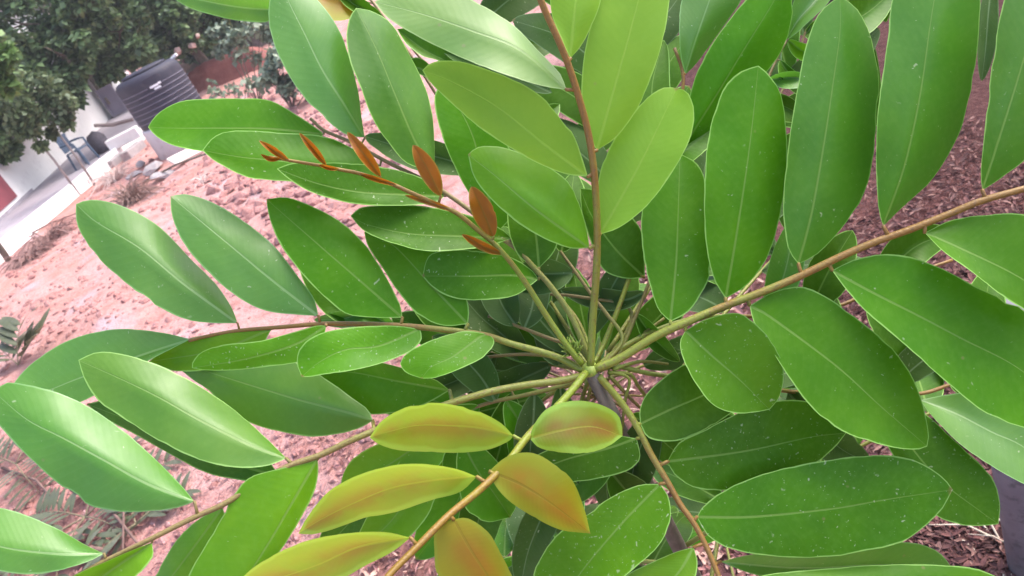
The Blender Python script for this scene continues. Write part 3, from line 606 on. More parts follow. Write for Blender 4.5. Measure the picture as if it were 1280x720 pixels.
# trunk, bud and the shaded lower whorls
tb = MB()
base = Vector(root.location)
tp = [base + (APEX - base) * k + Vector((0.012 * math.sin(k * 5), 0.01 * math.sin(k * 4 + 1), 0)) * (1 - k) for k in [i / 14 for i in range(15)]]
tb.tube(tp, [0.0125 - 0.0072 * i / 14 for i in range(15)], 10)
o = tb.build('trunk', M['bark'], None, True); attach(o)
bb = MB()
for i in range(30):
    a = i * 2.4; d = at(712 + 8 * math.cos(a), 432 + 9 * math.sin(a), .556) - at(716, 440, .556)
    p0 = at(716 + 7 * math.cos(a * 1.7), 440 + 8 * math.sin(a * 1.3), .554)
    bb.tube([p0, p0 + d * .6 - Fv * .003, p0 + d * 1.1 - Fv * .007], [.0011, .0009, .0003], 5)
bb.tube([APEX + Fv * .01, APEX, APEX - Fv * .006], [.006, .0065, .003], 9)
o = bb.build('bud', simple('bud_green', (0.22, 0.33, 0.05), (0.30, 0.36, 0.07), 200, 0.5), None, True, 'pale green growing bud at the crown'); attach(o)

# gaps where the soil shows: keep the lower whorls out of them (they do not grow there)
GAPS = [(-200,0,300,420),(230,0,420,160),(300,195,470,330),(-50,480,60,720),(50,480,430,720),(-50,330,260,720),(810,405,860,480),(1040,190,1290,290),(1150,640,1290,720),(400,380,480,410),(640,370,672,405),(690,440,720,460),(1240,560,1290,720),(850,685,1290,760),(590,500,620,560)]
def clear(P):
    x, y, d = proj(P)
    return not any(a < x < c and b < y < e for a, b, c, e in GAPS)
rg = random.Random(11)
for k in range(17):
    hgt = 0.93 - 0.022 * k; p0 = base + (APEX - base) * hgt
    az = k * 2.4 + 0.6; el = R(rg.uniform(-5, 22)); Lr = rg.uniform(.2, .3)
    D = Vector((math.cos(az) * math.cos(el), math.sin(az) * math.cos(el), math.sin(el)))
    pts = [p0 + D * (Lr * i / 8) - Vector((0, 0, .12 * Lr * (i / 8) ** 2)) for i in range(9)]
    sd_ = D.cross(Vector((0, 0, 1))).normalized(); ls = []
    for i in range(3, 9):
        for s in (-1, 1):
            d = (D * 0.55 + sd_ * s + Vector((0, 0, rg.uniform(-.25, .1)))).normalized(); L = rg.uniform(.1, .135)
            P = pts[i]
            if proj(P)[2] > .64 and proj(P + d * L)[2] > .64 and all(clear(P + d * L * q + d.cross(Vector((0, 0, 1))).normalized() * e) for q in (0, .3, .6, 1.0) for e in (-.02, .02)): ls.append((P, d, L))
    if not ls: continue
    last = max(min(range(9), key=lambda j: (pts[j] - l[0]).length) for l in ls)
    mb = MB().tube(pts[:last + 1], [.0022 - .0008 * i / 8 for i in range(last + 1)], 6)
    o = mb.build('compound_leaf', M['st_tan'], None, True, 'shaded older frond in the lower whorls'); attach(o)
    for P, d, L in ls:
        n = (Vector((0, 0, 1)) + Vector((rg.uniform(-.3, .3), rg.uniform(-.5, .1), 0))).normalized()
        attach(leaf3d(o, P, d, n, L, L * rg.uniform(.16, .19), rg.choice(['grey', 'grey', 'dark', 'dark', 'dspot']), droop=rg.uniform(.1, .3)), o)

# ------------------------------------------------------------------ ground
def hgt(x, y):
    p = Vector((x, y, 0))
    d = max(0.0, min(1.0, (math.hypot(x, y - .8) - 1.0) / 3.0))
    far = max(0.0, 1 - math.hypot(x + 3, y - 8) / 30.0)
    h = (noise.noise(p * 0.6) * .05 + noise.noise(p * 2.1 + Vector((9, 3, 0))) * .035 + abs(noise.noise(p * 6.0)) * .025 * far) * d
    h += noise.noise(p * 9.0) * .006
    # ruts and ridges of turned laterite on the left
    h += max(0, noise.noise(Vector((x * 1.1 + y * .5, y * .35 - x * .2, 4)))) * .09 * d * far
    return h * (0.3 if x < -4.2 and y > 6 else 1)
n = 330
def warp(k): return math.sinh(k * 7.2) / math.sinh(7.2) * 400
gx = [-1.2 + warp(-1 + 2 * i / (n - 1)) for i in range(n)]; gy = [3.6 + warp(-1 + 2 * i / (n - 1)) for i in range(n)]
V = [(x, y, hgt(x, y) if abs(x) < 40 and abs(y) < 60 else 0) for y in gy for x in gx]
F = [[j*n + i, j*n + i + 1, (j+1)*n + i + 1, (j+1)*n + i] for j in range(n - 1) for i in range(n - 1)]
t = NT('red_laterite_soil'); geo = t.n('ShaderNodeNewGeometry'); co = geo.outputs['Position']
n1 = t.noise(co, 0.9, 6, .6); n2 = t.noise(co, 7.0, 6, .65); n3 = t.noise(co, 38.0, 6, .7)
col = t.mix(t.smooth(n1, .35, .65), (0.47, 0.225, 0.190), (0.54, 0.315, 0.295))
col = t.mix(t.smooth(n2, .45, .75), col, (0.33, 0.145, 0.125))
col = t.mix(t.smooth(n3, .5, .8), col, (0.58, 0.37, 0.36))
col = t.mix(t.smooth(t.noise(co, 1.7, 4), .55, .75), col, (0.46, 0.34, 0.36))
# mulch bed on the right of the sapling, shade darkened into its colour
sx = t.n('ShaderNodeSeparateXYZ'); t.l(co, sx.inputs[0])
mk = t.math('ADD', t.math('ADD', sx.outputs[0], t.math('MULTIPLY', sx.outputs[1], -0.08)), t.math('MULTIPLY', t.math('SUBTRACT', n1, .5), .8))
mk = t.smooth(mk, 0.1, 0.55)
mk = t.math('MULTIPLY', mk, t.smooth(sx.outputs[1], 7.0, 5.0))
col = t.mix(mk, col, t.mix(t.smooth(n3, .4, .7), (0.075, 0.030, 0.028), (0.125, 0.055, 0.050)))
dv = t.n('ShaderNodeVectorMath', operation='DISTANCE'); t.l(co, dv.inputs[0]); dv.inputs[1].default_value = (0.45, 1.9, 0)
mk2 = t.smooth(t.math('ADD', dv.outputs['Value'], t.math('MULTIPLY', t.math('SUBTRACT', n2, .5), 1.0)), 1.5, .8)  # round patch under the sapling: its shade painted as darker soil
col = t.mix(t.math('MULTIPLY', mk2, .85), col, t.mix(t.smooth(n3, .4, .7), (0.10, 0.040, 0.036), (0.20, 0.085, 0.078)))
p = t.n('ShaderNodeBsdfPrincipled', Roughness=.95); p.inputs['Specular IOR Level'].default_value = .15
t.l(col, p.inputs['Base Color'])
nn = t.bump(n2, .06, .8); nn = t.bump(n3, .02, .9, nn); t.l(nn, p.inputs['Normal'])
g = link('ground', meshof('ground', V, F), t.out(p.outputs[0])); g['kind'] = 'structure'

def rock_verts(s, rg, k):
    V = [(0, 0, 1)] + [(math.cos(a) * .9, math.sin(a) * .9, .35) for a in [i * math.pi / 3 for i in range(6)]] + [(math.cos(a), math.sin(a), -.4) for a in [i * math.pi / 3 + .5 for i in range(6)]]
    V = [Vector(v) * rg.uniform(.7, 1.2) * s for v in V]
    rot = Matrix.Rotation(rg.uniform(0, 6.3), 3, 'Z') @ Matrix.Rotation(rg.uniform(-.5, .5), 3, 'X')
    sc = Vector((rg.uniform(.7, 1.3), rg.uniform(.7, 1.3), rg.uniform(.5, .9)))
    V = [rot @ Vector((v.x * sc.x, v.y * sc.y, v.z * sc.z)) for v in V]
    F = [[0, i + 1, (i + 1) % 6 + 1] for i in range(6)]
    for i in range(6):
        a, b, c, d = i + 1, (i + 1) % 6 + 1, 7 + i, 7 + (i + 1) % 6
        F += [[a, c, b], [b, c, d]]
    return V, F
rg = random.Random(3)
clod = simple('soil_clod', (0.44, 0.225, 0.205), (0.32, 0.155, 0.14), 9, .95, .01, 60, .15, c3=(0.52, 0.33, 0.33))
V = []; F = []
def scatter_rock(x, y, s):
    v, f_ = rock_verts(s, rg, 0); b = len(V); z = hgt(x, y)
    V.extend([q + Vector((x, y, z + s * .1)) for q in v]); F.extend([[b + i for i in q] for q in f_])
for _ in range(9000):
    px, py = rg.uniform(-60, 480), rg.uniform(150, 700); P = gnd(px, py)
    if P.y < 1.6 or P.y > 17 or P.x < -4.9 + (P.y - 9.5) * .14 * (P.y > 6): continue
    cl = noise.noise(Vector((P.x * 1.3, P.y * 1.3, 2)))
    if cl < rg.uniform(-.4, .45): continue
    scatter_rock(P.x, P.y, rg.choice([.008, .012, .016, .022, .03]) * (0.6 + P.y * .10) * rg.uniform(.6, 1.1))
for _ in range(900):
    px, py = rg.uniform(270, 460), rg.uniform(60, 330); P = gnd(px, py)
    if P.y > 16: continue
    scatter_rock(P.x + rg.uniform(-.3, .3), P.y, rg.uniform(.02, .07))
o = link('soil_clods', meshof('soil_clods', V, F), clod, smooth=False); o['kind'] = 'stuff'; tag(o, 'loose pinkish red soil clods strewn over the bare ground', 'soil')

def chips(name, count, region, size, mats, label, cat, lift=.006, curl=.35):
    V = []; F = []; idx = []
    for _ in range(count):
        x, y = region()
        L = size() ; Wd = L * rg.uniform(.14, .45); z = hgt(x, y) + lift + rg.uniform(0, .014)
        a = rg.uniform(0, 6.3); tl = rg.uniform(-.5, .5); rot = Matrix.Rotation(a, 3, 'Z') @ Matrix.Rotation(tl, 3, 'Y') @ Matrix.Rotation(rg.uniform(-.7, .7), 3, 'X')
        b = len(V); cu = rg.uniform(-curl, curl)
        for i in range(4):
            u = i / 3 - .5; wd = Wd * (1 - (2 * abs(u)) ** 2 * .75)
            for s in (-.5, .0, .5):
                V.append(rot @ Vector((u * L, s * wd, cu * L * (.25 - u * u) + abs(s) * wd * .4)) + Vector((x, y, z)))
        mi = rg.randrange(len(mats))
        for i in range(3):
            for j in range(2):
                F.append([b + i*3 + j, b + i*3 + j + 1, b + i*3 + j + 4, b + i*3 + j + 3]); idx.append(mi)
    me = meshof(name, V, F); o = link(name, me, mats, smooth=False); me.polygons.foreach_set('material_index', idx)
    o['kind'] = 'stuff'; tag(o, label, cat); return o
cm = [simple('chip_dark', (0.10, 0.040, 0.038), (0.06, 0.026, 0.024), 40, .9), simple('chip_red', (0.17, 0.068, 0.062), (0.12, 0.05, 0.046), 40, .9), simple('chip_tan', (0.28, 0.15, 0.125), (0.20, 0.105, 0.09), 40, .9), simple('chip_dark_red', (0.13, 0.052, 0.048), (0.09, 0.036, 0.034), 40, .9)]
def reg_r():
    while True:
        px, py = rg.uniform(1000, 1330), rg.uniform(150, 760); P = gnd(px, py)
        return P.x, P.y
chips('wood_chips', 16000, reg_r, lambda: rg.choice([.012, .016, .022, .03]), cm, 'dark reddish brown mulch chips covering the bed at the right', 'mulch')
lm = [simple('litter_pink', (0.38, 0.18, 0.165), (0.27, 0.12, 0.11), 30, .85), simple('litter_tan', (0.50, 0.33, 0.27), (0.38, 0.22, 0.18), 30, .85), simple('litter_red', (0.14, 0.05, 0.045), (0.22, 0.09, 0.08), 30, .85), simple('litter_dark', (0.10, 0.04, 0.035), (0.16, 0.065, 0.06), 30, .85)]
lpk = simple('crumb_pink', (0.46, 0.25, 0.23), (0.32, 0.155, 0.14), 30, .9)
def reg_c():
    px, py = rg.uniform(430, 1010), rg.uniform(300, 760); P = gnd(px, py); return P.x, P.y
chips('leaf_litter', 6000, reg_c, lambda: rg.choice([.018, .025, .035, .05]), lm, 'curled pinkish dead leaves and bark bits lying under the sapling', 'leaf litter', .008, .5)
def reg_l():
    px, py = rg.uniform(-20, 450), rg.uniform(480, 740); P = gnd(px, py); return P.x, P.y
chips('soil_crumbs', 2600, reg_l, lambda: rg.choice([.015, .02, .03, .04]), [lpk, lm[0], lm[0], clod], 'pink crumbs and dry bits on the soil at the lower left', 'debris', .006, .5)

# ------------------------------------------------------------------ house on the left
FL = 0.17
k0 = gnd(0, 330); k1 = gnd(165, 188)
def kx(y): return k0.x + (k1.x - k0.x) * (y - k0.y) / (k1.y - k0.y)
a0 = gnd(0, 277, FL); a1 = gnd(90, 193, FL)
def wx(y): return a0.x + (a1.x - a0.x) * (y - a0.y) / (a1.y - a0.y)
Y0, Y1 = 7.6, 25.0
white = simple('white_limewash', (0.80, 0.79, 0.80), (0.74, 0.73, 0.75), 1.2, .85, .003, 30, .2, c3=(0.68, 0.66, 0.68))
cement = simple('cement_floor', (0.34, 0.315, 0.36), (0.29, 0.265, 0.31), 1.5, .8, .004, 40, .2, c3=(0.24, 0.21, 0.24))
maroon = simple('maroon_paint', (0.25, 0.06, 0.08), (0.20, 0.05, 0.065), 6, .5)
house = thing('house', 'white house with a raised plinth ledge and a maroon door', 'house', (wx(12), 12, 0))
def hp(o): o.parent = house; o.matrix_parent_inverse = Matrix.Translation(-Vector(house.location)); return o
def slab(pts, z0, z1, name, mat, bevel=0):
    n_ = len(pts); V = [(x, y, z0) for x, y in pts] + [(x, y, z1) for x, y in pts]
    F = [list(range(n_))[::-1], list(range(n_, 2 * n_))] + [[i, (i + 1) % n_, n_ + (i + 1) % n_, n_ + i] for i in range(n_)]
    o = link(name, meshof(name, V, F), mat, None, False)
    if bevel:
        b = o.modifiers.new('bevel', 'BEVEL'); b.width = bevel; b.segments = 2
    return hp(o)
slab([(kx(Y0), Y0), (kx(Y1), Y1), (wx(Y1) - .5, Y1), (wx(Y0) - .5, Y0)], -.3, FL, 'plinth', cement, .012)
slab([(kx(Y0) + .03, Y0), (kx(Y1) + .03, Y1), (kx(Y1) - .10, Y1), (kx(Y0) - .10, Y0)], -.25, FL + .025, 'kerb', white, .012)
slab([(wx(Y0), Y0), (wx(Y1), Y1), (wx(Y1) - 4, Y1), (wx(Y0) - 4, Y0)], FL - .02, 3.1, 'wall', white)
slab([(wx(Y0) + .5, Y0 - .3), (wx(Y1) + .5, Y1 + .3), (wx(Y1) - 4.4, Y1 + .3), (wx(Y0) - 4.4, Y0 - .3)], 3.1, 3.25, 'roof', cement, .02)
def onwall(px, py):
    r = ray(px, py); # plane x = wx(y)
    b = (a1.x - a0.x) / (a1.y - a0.y); t_ = (a0.x + b * (0 - a0.y) - 0) / (r.x - b * r.y); return CAM + r * t_
d0 = onwall(20, 246); 
slab([(wx(d0.y) + .03, d0.y), (wx(d0.y - .95) + .03, d0.y - .95), (wx(d0.y - .95) - .03, d0.y - .95), (wx(d0.y) - .03, d0.y)], FL + .10, 2.25, 'door', maroon, .006)
s0 = onwall(93, 150)
slab([(wx(s0.y) + .05, s0.y), (wx(s0.y - .7) + .05, s0.y - .7), (wx(s0.y - .7) - .03, s0.y - .7), (wx(s0.y) - .03, s0.y)], s0.z, s0.z + 1.1, 'window_shutter', maroon, .006)
# thin cement band along the foot of the wall
slab([(wx(9) + .012, 9), (wx(13.5) + .012, 13.5), (wx(13.5) - .02, 13.5), (wx(9) - .02, 9)], FL - .01, FL + .045, 'skirting', cement)

# grey steel gate leaf beside the house, low wall and plank
gq = [aty(*q, 14.6) for q in ((121,113), (141,103), (157,136), (140,147))]
gate = thing('steel_door', 'plain grey steel door panel behind the black water tank', 'door', gq[3])
grey = simple('grey_steel_paint', (0.20, 0.19, 0.24), (0.17, 0.16, 0.20), 3, .55)
gw = (gq[2] - gq[3]).length; gh = (gq[0] - gq[3]).length
def gp(o): o.parent = gate; o.rotation_euler = (0, 0, 0); return o
gp(MB().box((gw / 2 + .03, 0, gh / 2), (gw, .04, gh)).build('panel', grey, None, bevel=.004))
fb = MB(); fb.box((gw / 2 + .03, -.03, gh - .02), (gw, .02, .04)).box((gw / 2 + .03, -.03, .02), (gw, .02, .04)).box((.05, -.03, gh / 2), (.04, .02, gh - .081)).box((gw + .01, -.03, gh / 2), (.04, .02, gh - .081))
gp(fb.build('frame', grey)); gp(MB().box((.12, -.05, gh * .55), (.03, .03, .12)).build('handle', M['bark']))

# low white parapet block with a plank on it
b0 = gnd(170, 176, FL)
lw = thing('parapet', 'low white parapet block beside the tank', 'wall', (b0.x - .22, b0.y + .25, FL))
o = MB().box((0, 0, .09), (.55, .16, .18)).build('parapet_block', white, lw, bevel=.015)
pl = [aty(118, 157, b0.y), aty(140, 156, b0.y), aty(166, 149, b0.y)]
pk = thing('plank', 'weathered dark plank lying on the low white parapet', 'plank', pl[0])
MB().tube([p_ - pl[0] for p_ in pl], [.03, .035, .03], 6).build('board', simple('old_wood', (0.17, 0.14, 0.14), (0.10, 0.08, 0.08), 20, .9, .004, 60), pk)

# blue plastic chair
cp = gnd(110, 205, FL)
blue = simple('blue_plastic', (0.065, 0.105, 0.17), (0.05, 0.085, 0.14), 5, .45)
ch = thing('plastic_chair', 'small blue plastic chair on the plinth ledge', 'chair', (cp.x, cp.y, FL), R(70))
ch.scale = (.66, .66, .66)
MB().box((0, 0, .40), (.42, .40, .03)).build('seat', blue, ch, bevel=.012)
bk = MB()
for i in range(5): bk.box((-.16 + .08 * i, .205, .62), (.066, .02, .36))
bk.box((0, .205, .82), (.44, .025, .07)).build('backrest', blue, ch, bevel=.008)
for sx_ in (-1, 1):
    for sy in (-1, 1):
        MB().tube([(sx_ * .19, sy * .18, .39), (sx_ * .215, sy * .215, 0)], [.034, .026], 6).build('leg', blue, ch)
    MB().tube([(sx_ * .21, .2, .62), (sx_ * .225, -.02, .61), (sx_ * .22, -.17, .58), (sx_ * .20, -.18, .40)], .026, 6).build('armrest', blue, ch)
# dark sack behind the chair
sp = aty(121, 176, cp.y + .5)
sv = MB().lathe([(.02, 0), (.13, .02), (.16, .12), (.15, .24), (.10, .33), (.03, .36)], 18)
sv.V = [v * (1 + .12 * noise.noise(v * 9)) for v in sv.V]
o = sv.build('sack', simple('black_sacking', (0.05, 0.045, 0.055), (0.08, 0.07, 0.09), 30, .8, .006, 80), None, True); o.location = (sp.x, sp.y, FL)
tag(o, 'dark lumpy sack standing beside the blue chair', 'sack')

# ------------------------------------------------------------------ water tank on its plinth
TY = 11.2
tl, tr = aty(142, 106, TY), aty(217, 67, TY); bl = aty(172, 162, TY)
TR = .445; tz = .44; tx = (aty(158, 133, TY).x + aty(228, 95, TY).x) / 2
tank = thing('water_tank', 'black ribbed plastic water tank with a domed top and white logo', 'water tank', (tx, TY + .1, 0))
tank.rotation_euler = (0, 0, R(8))
blk = simple('black_polythene', (0.030, 0.028, 0.045), (0.038, 0.035, 0.055), 4, .6, .0008, 30, .3, c3=(0.055, 0.048, 0.06))
prof_ = [(TR * .97, tz)]
z = tz + .02
ribz = []
for i in range(7):
    ribz.append(z + .062)
    prof_ += [(TR, z), (TR, z + .06)]; z += .063
prof_ += [(TR, z + .01), (TR, z + .09), (TR * .985, z + .13), (TR * .93, z + .165), (TR * .84, z + .185), (TR * .62, z + .192)]
MB().lathe(prof_, 64).build('body', blk, tank, True)
ribm = simple('dusty_black_rib', (0.17, 0.155, 0.20), (0.12, 0.11, 0.15), 7, .7)
for rz_ in ribz: MB().lathe([(TR * .99, rz_ - .007), (TR * 1.012, rz_ - .004), (TR * 1.012, rz_ + .004), (TR * .99, rz_ + .007)], 64).build('rib', ribm, tank, True)
MB().lathe([(TR * .60, z + .185), (TR * .70, z + .195), (TR * .70, z + .215), (TR * .5, z + .23), (TR * .12, z + .235)], 48).build('lid', blk, tank, True)
MB().tube([(TR * .86, .05, z + .16), (TR * 1.08, .02, z + .19)], .022, 8).build('inlet_pipe', white, tank)
# label plate with the white printed mark
def on_tank(a, r): return Vector((r * math.sin(a), -r * math.cos(a), 0))
def curved(a0_, a1_, z0, z1, r, th=.006, nseg=8):
    V = []; F = []
    for i in range(nseg + 1):
        a = a0_ + (a1_ - a0_) * i / nseg
        for rr, zz in ((r, z0), (r, z1), (r - th * 3, z1), (r - th * 3, z0)): V.append(on_tank(a, rr) + Vector((0, 0, zz)))
    for i in range(nseg):
        for j in range(4): F.append([i*4 + j, i*4 + (j+1) % 4, (i+1)*4 + (j+1) % 4, (i+1)*4 + j])
    F += [[0, 1, 2, 3], [nseg*4 + 3, nseg*4 + 2, nseg*4 + 1, nseg*4]]
    return V, F
V, F = curved(-.05, .40, z - .02, z + .12, TR + .010)
pt = link('label_plate', meshof('label_plate', V, F), blk, tank, False)
wh = simple('white_print', (0.75, 0.74, 0.78), (0.7, 0.7, 0.75), 5, .5)
for a_, b_, z0, z1 in ((.02, .26, z - .015, z + .012), (.27, .36, z - .008, z + .018), (.10, .30, z - .050, z - .026)):
    V, F = curved(a_, b_, z0, z1, TR + .016, .006); link('printed_mark', meshof('printed_mark', V, F), wh, pt, False)
pln = MB().lathe([(.47, -.2), (.47, tz - .03), (.46, tz - .001)], 48).build('tank_stand', simple('pale_cement_render', (0.56, 0.53, 0.57), (0.48, 0.45, 0.49), 3, .9, .006, 30, c3=(0.42, 0.38, 0.40)), None, True)
pln.location = (tx, TY + .1, 0); tag(pln, 'round pale cement stand under the black tank', 'stand')

# rubble by the house: blocks, tile, round stone, sticks, straw
cb = simple('grey_concrete', (0.36, 0.32, 0.33), (0.27, 0.24, 0.25), 8, .9, .008, 50, c3=(0.45, 0.40, 0.40))
for (px, py, d3, rz, lab) in ((170, 193, (.55, .16, .14), 1.3, 'long concrete block nearest the tank stand'), (147, 205, (.38, .17, .13), 1.2, 'middle concrete block along the kerb'), (112, 232, (.30, .16, .12), 1.5, 'small concrete block by the thin tree stems')):
    P = gnd(px, py); o = MB().box((0, 0, d3[2] / 2), d3).build('concrete_block', cb, None, bevel=.012); o.location = (P.x, P.y, hgt(P.x, P.y) - .01); o.rotation_euler = (0.05, 0, rz); tag(o, lab, 'block')
P = gnd(238, 203); o = MB().box((0, 0, 0), (.42, .18, .035)).build('tile', simple('cream_tile', (0.72, 0.62, 0.58), (0.62, 0.50, 0.46), 6, .6), None, bevel=.006)
o.location = (P.x, P.y, .10); o.rotation_euler = (.5, .1, .75); tag(o, 'pale cream tile lying tilted below the tank stand', 'tile')
P = gnd(180, 210); v, f_ = rock_verts(.11, random.Random(5), 0); o = link('round_stone', meshof('round_stone', v, f_), cb)
sb = o.modifiers.new('sub', 'SUBSURF'); sb.levels = 2; sb.render_levels = 2; o.location = (P.x, P.y, .07); tag(o, 'pale rounded stone among the rubble', 'stone')
for (px, py, s_, lab) in ((192, 216, .17, 'flat greyish slab of rubble below the round stone'), (205, 223, .14, 'grey rubble lump right of the flat slab'), (170, 222, .10, 'small rubble lump beside the straw')):
    P = gnd(px, py); v, f_ = rock_verts(s_, random.Random(px), 0); o = link('rubble_stone', meshof('rubble_stone', [Vector((q.x, q.y, q.z * .6)) for q in v], f_), cb, smooth=False); o.location = (P.x, P.y, .05); tag(o, lab, 'stone')
sa, sb_ = gnd(182, 232), gnd(268, 199)
o = MB().tube([sa + Vector((0, 0, .05)), sa * .5 + sb_ * .5 + Vector((0.03, 0, .10)), sb_ + Vector((0, 0, .09))], .013, 6).build('stick', M['bark'], None, True); tag(o, 'thin dark stick lying across the soil below the tile', 'stick')
straw = simple('pale_straw', (0.74, 0.60, 0.56), (0.60, 0.45, 0.42), 20, .8)
def tuft(px, py, nb, ln, mat, lab, up=(.2, .9), wd=.006):
    P = gnd(px, py); mb = MB(); r_ = random.Random(px)
    for i in range(nb):
        a = r_.uniform(0, 6.3); e = r_.uniform(*up); L = ln * r_.uniform(.5, 1.1); d = Vector((math.cos(a) * math.cos(e), math.sin(a) * math.cos(e), math.sin(e)))
        q = Vector((r_.uniform(-.06, .06), r_.uniform(-.06, .06), 0))
        mb.tube([q, q + d * L * .5, q + d * L - Vector((0, 0, L * .35))], [wd, wd * .9, wd * .3], 3, False)
    o = mb.build('straw_tuft', mat, None, True); o.location = (P.x, P.y, hgt(P.x, P.y)); tag(o, lab, 'dry grass'); return o
tuft(147, 226, 110, .50, straw, 'pale splayed tuft of dry straw near the kerb')
tuft(170, 255, 200, .48, simple('brown_straw', (0.33, 0.22, 0.19), (0.22, 0.14, 0.12), 20, .9), 'brown matted tuft of roots behind the leaf tip', (.1, 1.3))
tuft(255, 420 - 190, 25, .2, straw, 'sparse dry straw on the soil under the tank')
for px, py, L, lab in ((62, 300, .5, 'ragged heap of dry weed stems along the kerb, left end'), (40, 322, .4, 'ragged heap of dry weed stems at the left edge')):
    o = tuft(px, py, 150, L * 1.1, simple('weed_stem', (0.34, 0.20, 0.18), (0.22, 0.13, 0.12), 20, .9), lab, (.0, .6), .007)
tuft(1277, 700, 22, .16, simple('bleached_straw', (0.6, 0.52, 0.42), (0.5, 0.42, 0.33), 20, .8), 'bleached straw blades at the foot of the grey post', (.2, .8), .0025)

# ------------------------------------------------------------------ grey post in the lower right corner
P = gnd(1292, 712)
post = thing('grey_post', 'smooth grey post standing in the mulch at the lower right corner', 'post', (P.x, P.y, 0))
MB().tube([(0, 0, -.1), (0, 0, .3), (.01, .0, .62)], [.042, .04, .038], 24).build('shaft', simple('grey_plastic', (0.20, 0.18, 0.20), (0.15, 0.13, 0.15), 9, .6, .001, 60, c3=(0.10, 0.09, 0.10)), post, True)
MB().lathe([(.044, .60), (.046, .61), (.046, .635), (.03, .645)], 24).build('cap', simple('grey_cap', (0.16, 0.15, 0.17)), post, True)

# ------------------------------------------------------------------ red earth bank and shrubs to the right of the tank
def ridge(A, B, h, dep, steep, seed, nu=44, nv=22):
    V = []; F = []; ax = (B - A); nr = Vector((-ax.y, ax.x, 0)).normalized()
    if nr.y < 0: nr = -nr
    for i in range(nu + 1):
        for j in range(nv + 1):
            u, v_ = i / nu, j / nv; c = A + ax * (u * 1.2 - .1)
            e = min(1, 5 * u, 5 * (1 - u)) ** .6
            pr = min(1, v_ / steep) ** 1.4 if v_ < steep else max(0, 1 - ((v_ - steep) / (1 - steep)) ** 1.6)
            q = c + nr * (v_ * dep) + nr * .08 * noise.noise(Vector((u * 7, v_ * 3, seed)))
            V.append((q.x, q.y, -.06 + pr * e * (h + .06) * (1 + .25 * noise.noise(Vector((u * 6, v_ * 5, seed + 2)))) + .02 * noise.noise(q * 6)))
    for i in range(nu):
        for j in range(nv): F.append([i*(nv+1) + j, i*(nv+1) + j + 1, (i+1)*(nv+1) + j + 1, (i+1)*(nv+1) + j])
    return V, F
earth = simple('raw_red_earth', (0.33, 0.135, 0.115), (0.25, 0.095, 0.085), 5, .95, .03, 25, .15)
V, F = ridge(gnd(228, 128), gnd(322, 88), .50, 1.1, .28, 1)
o = link('earth_bank', meshof('earth_bank', V, F), earth); o['kind'] = 'structure'
V, F = ridge(gnd(205, 108) * .9, gnd(330, 50) * .9, .75, 2.2, .5, 5)
o = link('earth_mound', meshof('earth_mound', V, F), simple('dull_earth', (0.24, 0.15, 0.14), (0.17, 0.12, 0.10), 3, .95, .04, 20, .15, c3=(0.15, 0.16, 0.09))); o['kind'] = 'structure'
for px, py, s_, lab in ((222, 64, .10, 'pale brick bit right behind the tank lid'), (240, 57, .09, 'pale brick bit on the bank above the tank'), (247, 45, .07, 'white stone at the top of the bank')):
    P = aty(px, py, 16.6); 
    o = MB().box((0, 0, 0), (s_ * 1.6, s_, s_)).build('brick_bit', simple('pale_brick', (0.55, 0.42, 0.38), (0.48, 0.34, 0.30), 9, .9), None, bevel=.01); o.location = P; o.rotation_euler = (.2, .3, px); tag(o, lab, 'brick')

# foliage: many small leaf faces in clumps
def leaf_cloud(centres, n_, ls, rg, squash=1.0, flat=.5):
    V = []; F = []
    for _ in range(n_):
        c, r = rg.choice(centres)
        d = Vector((rg.gauss(0, 1), rg.gauss(0, 1), rg.gauss(0, 1))).normalized() * (r * rg.uniform(.35, 1.0) ** .6)
        p = c + Vector((d.x, d.y, d.z * squash)); L = ls * rg.uniform(.6, 1.4); W = L * rg.uniform(.28, .42)
        a = Vector((rg.gauss(0, 1), rg.gauss(0, 1), rg.gauss(0, .6) - .3)).normalized(); n3 = (Vector((0, 0, 1)) + Vector((rg.gauss(0, 1), rg.gauss(0, 1), 0)) * flat).normalized()
        s = a.cross(n3).normalized(); b = len(V)
        V += [p, p + a * L * .5 + s * W, p + a * L - Vector((0, 0, L * .1)), p + a * L * .5 - s * W]; F.append([b, b + 1, b + 2, b + 3])
    return V, F
def foliage(name, c1, c2, trans=.25, rough=.5):
    t = NT(name); geo = t.n('ShaderNodeNewGeometry'); ri = geo.outputs['Random Per Island']
    nz = t.noise(geo.outputs['Position'], 1.6, 3)
    col = t.mix(t.smooth(t.math('ADD', t.math('MULTIPLY', ri, .6), t.math('MULTIPLY', nz, .5)), .2, .85), c1, c2)
    p = t.n('ShaderNodeBsdfPrincipled', Roughness=rough); t.l(col, p.inputs['Base Color'])
    tr = t.n('ShaderNodeBsdfTranslucent'); t.l(col, tr.inputs['Color']); mx = t.n('ShaderNodeMixShader'); mx.inputs[0].default_value = trans
    t.l(p.outputs[0], mx.inputs[1]); t.l(tr.outputs[0], mx.inputs[2]); return t.out(mx.outputs[0])
FOL_D = foliage('foliage_deep', (0.048, 0.092, 0.040), (0.18, 0.28, 0.115))
FOL_M = foliage('foliage_mid', (0.055, 0.095, 0.04), (0.14, 0.19, 0.085))
FOL_P = foliage('foliage_grey_green', (0.12, 0.17, 0.12), (0.26, 0.32, 0.22))
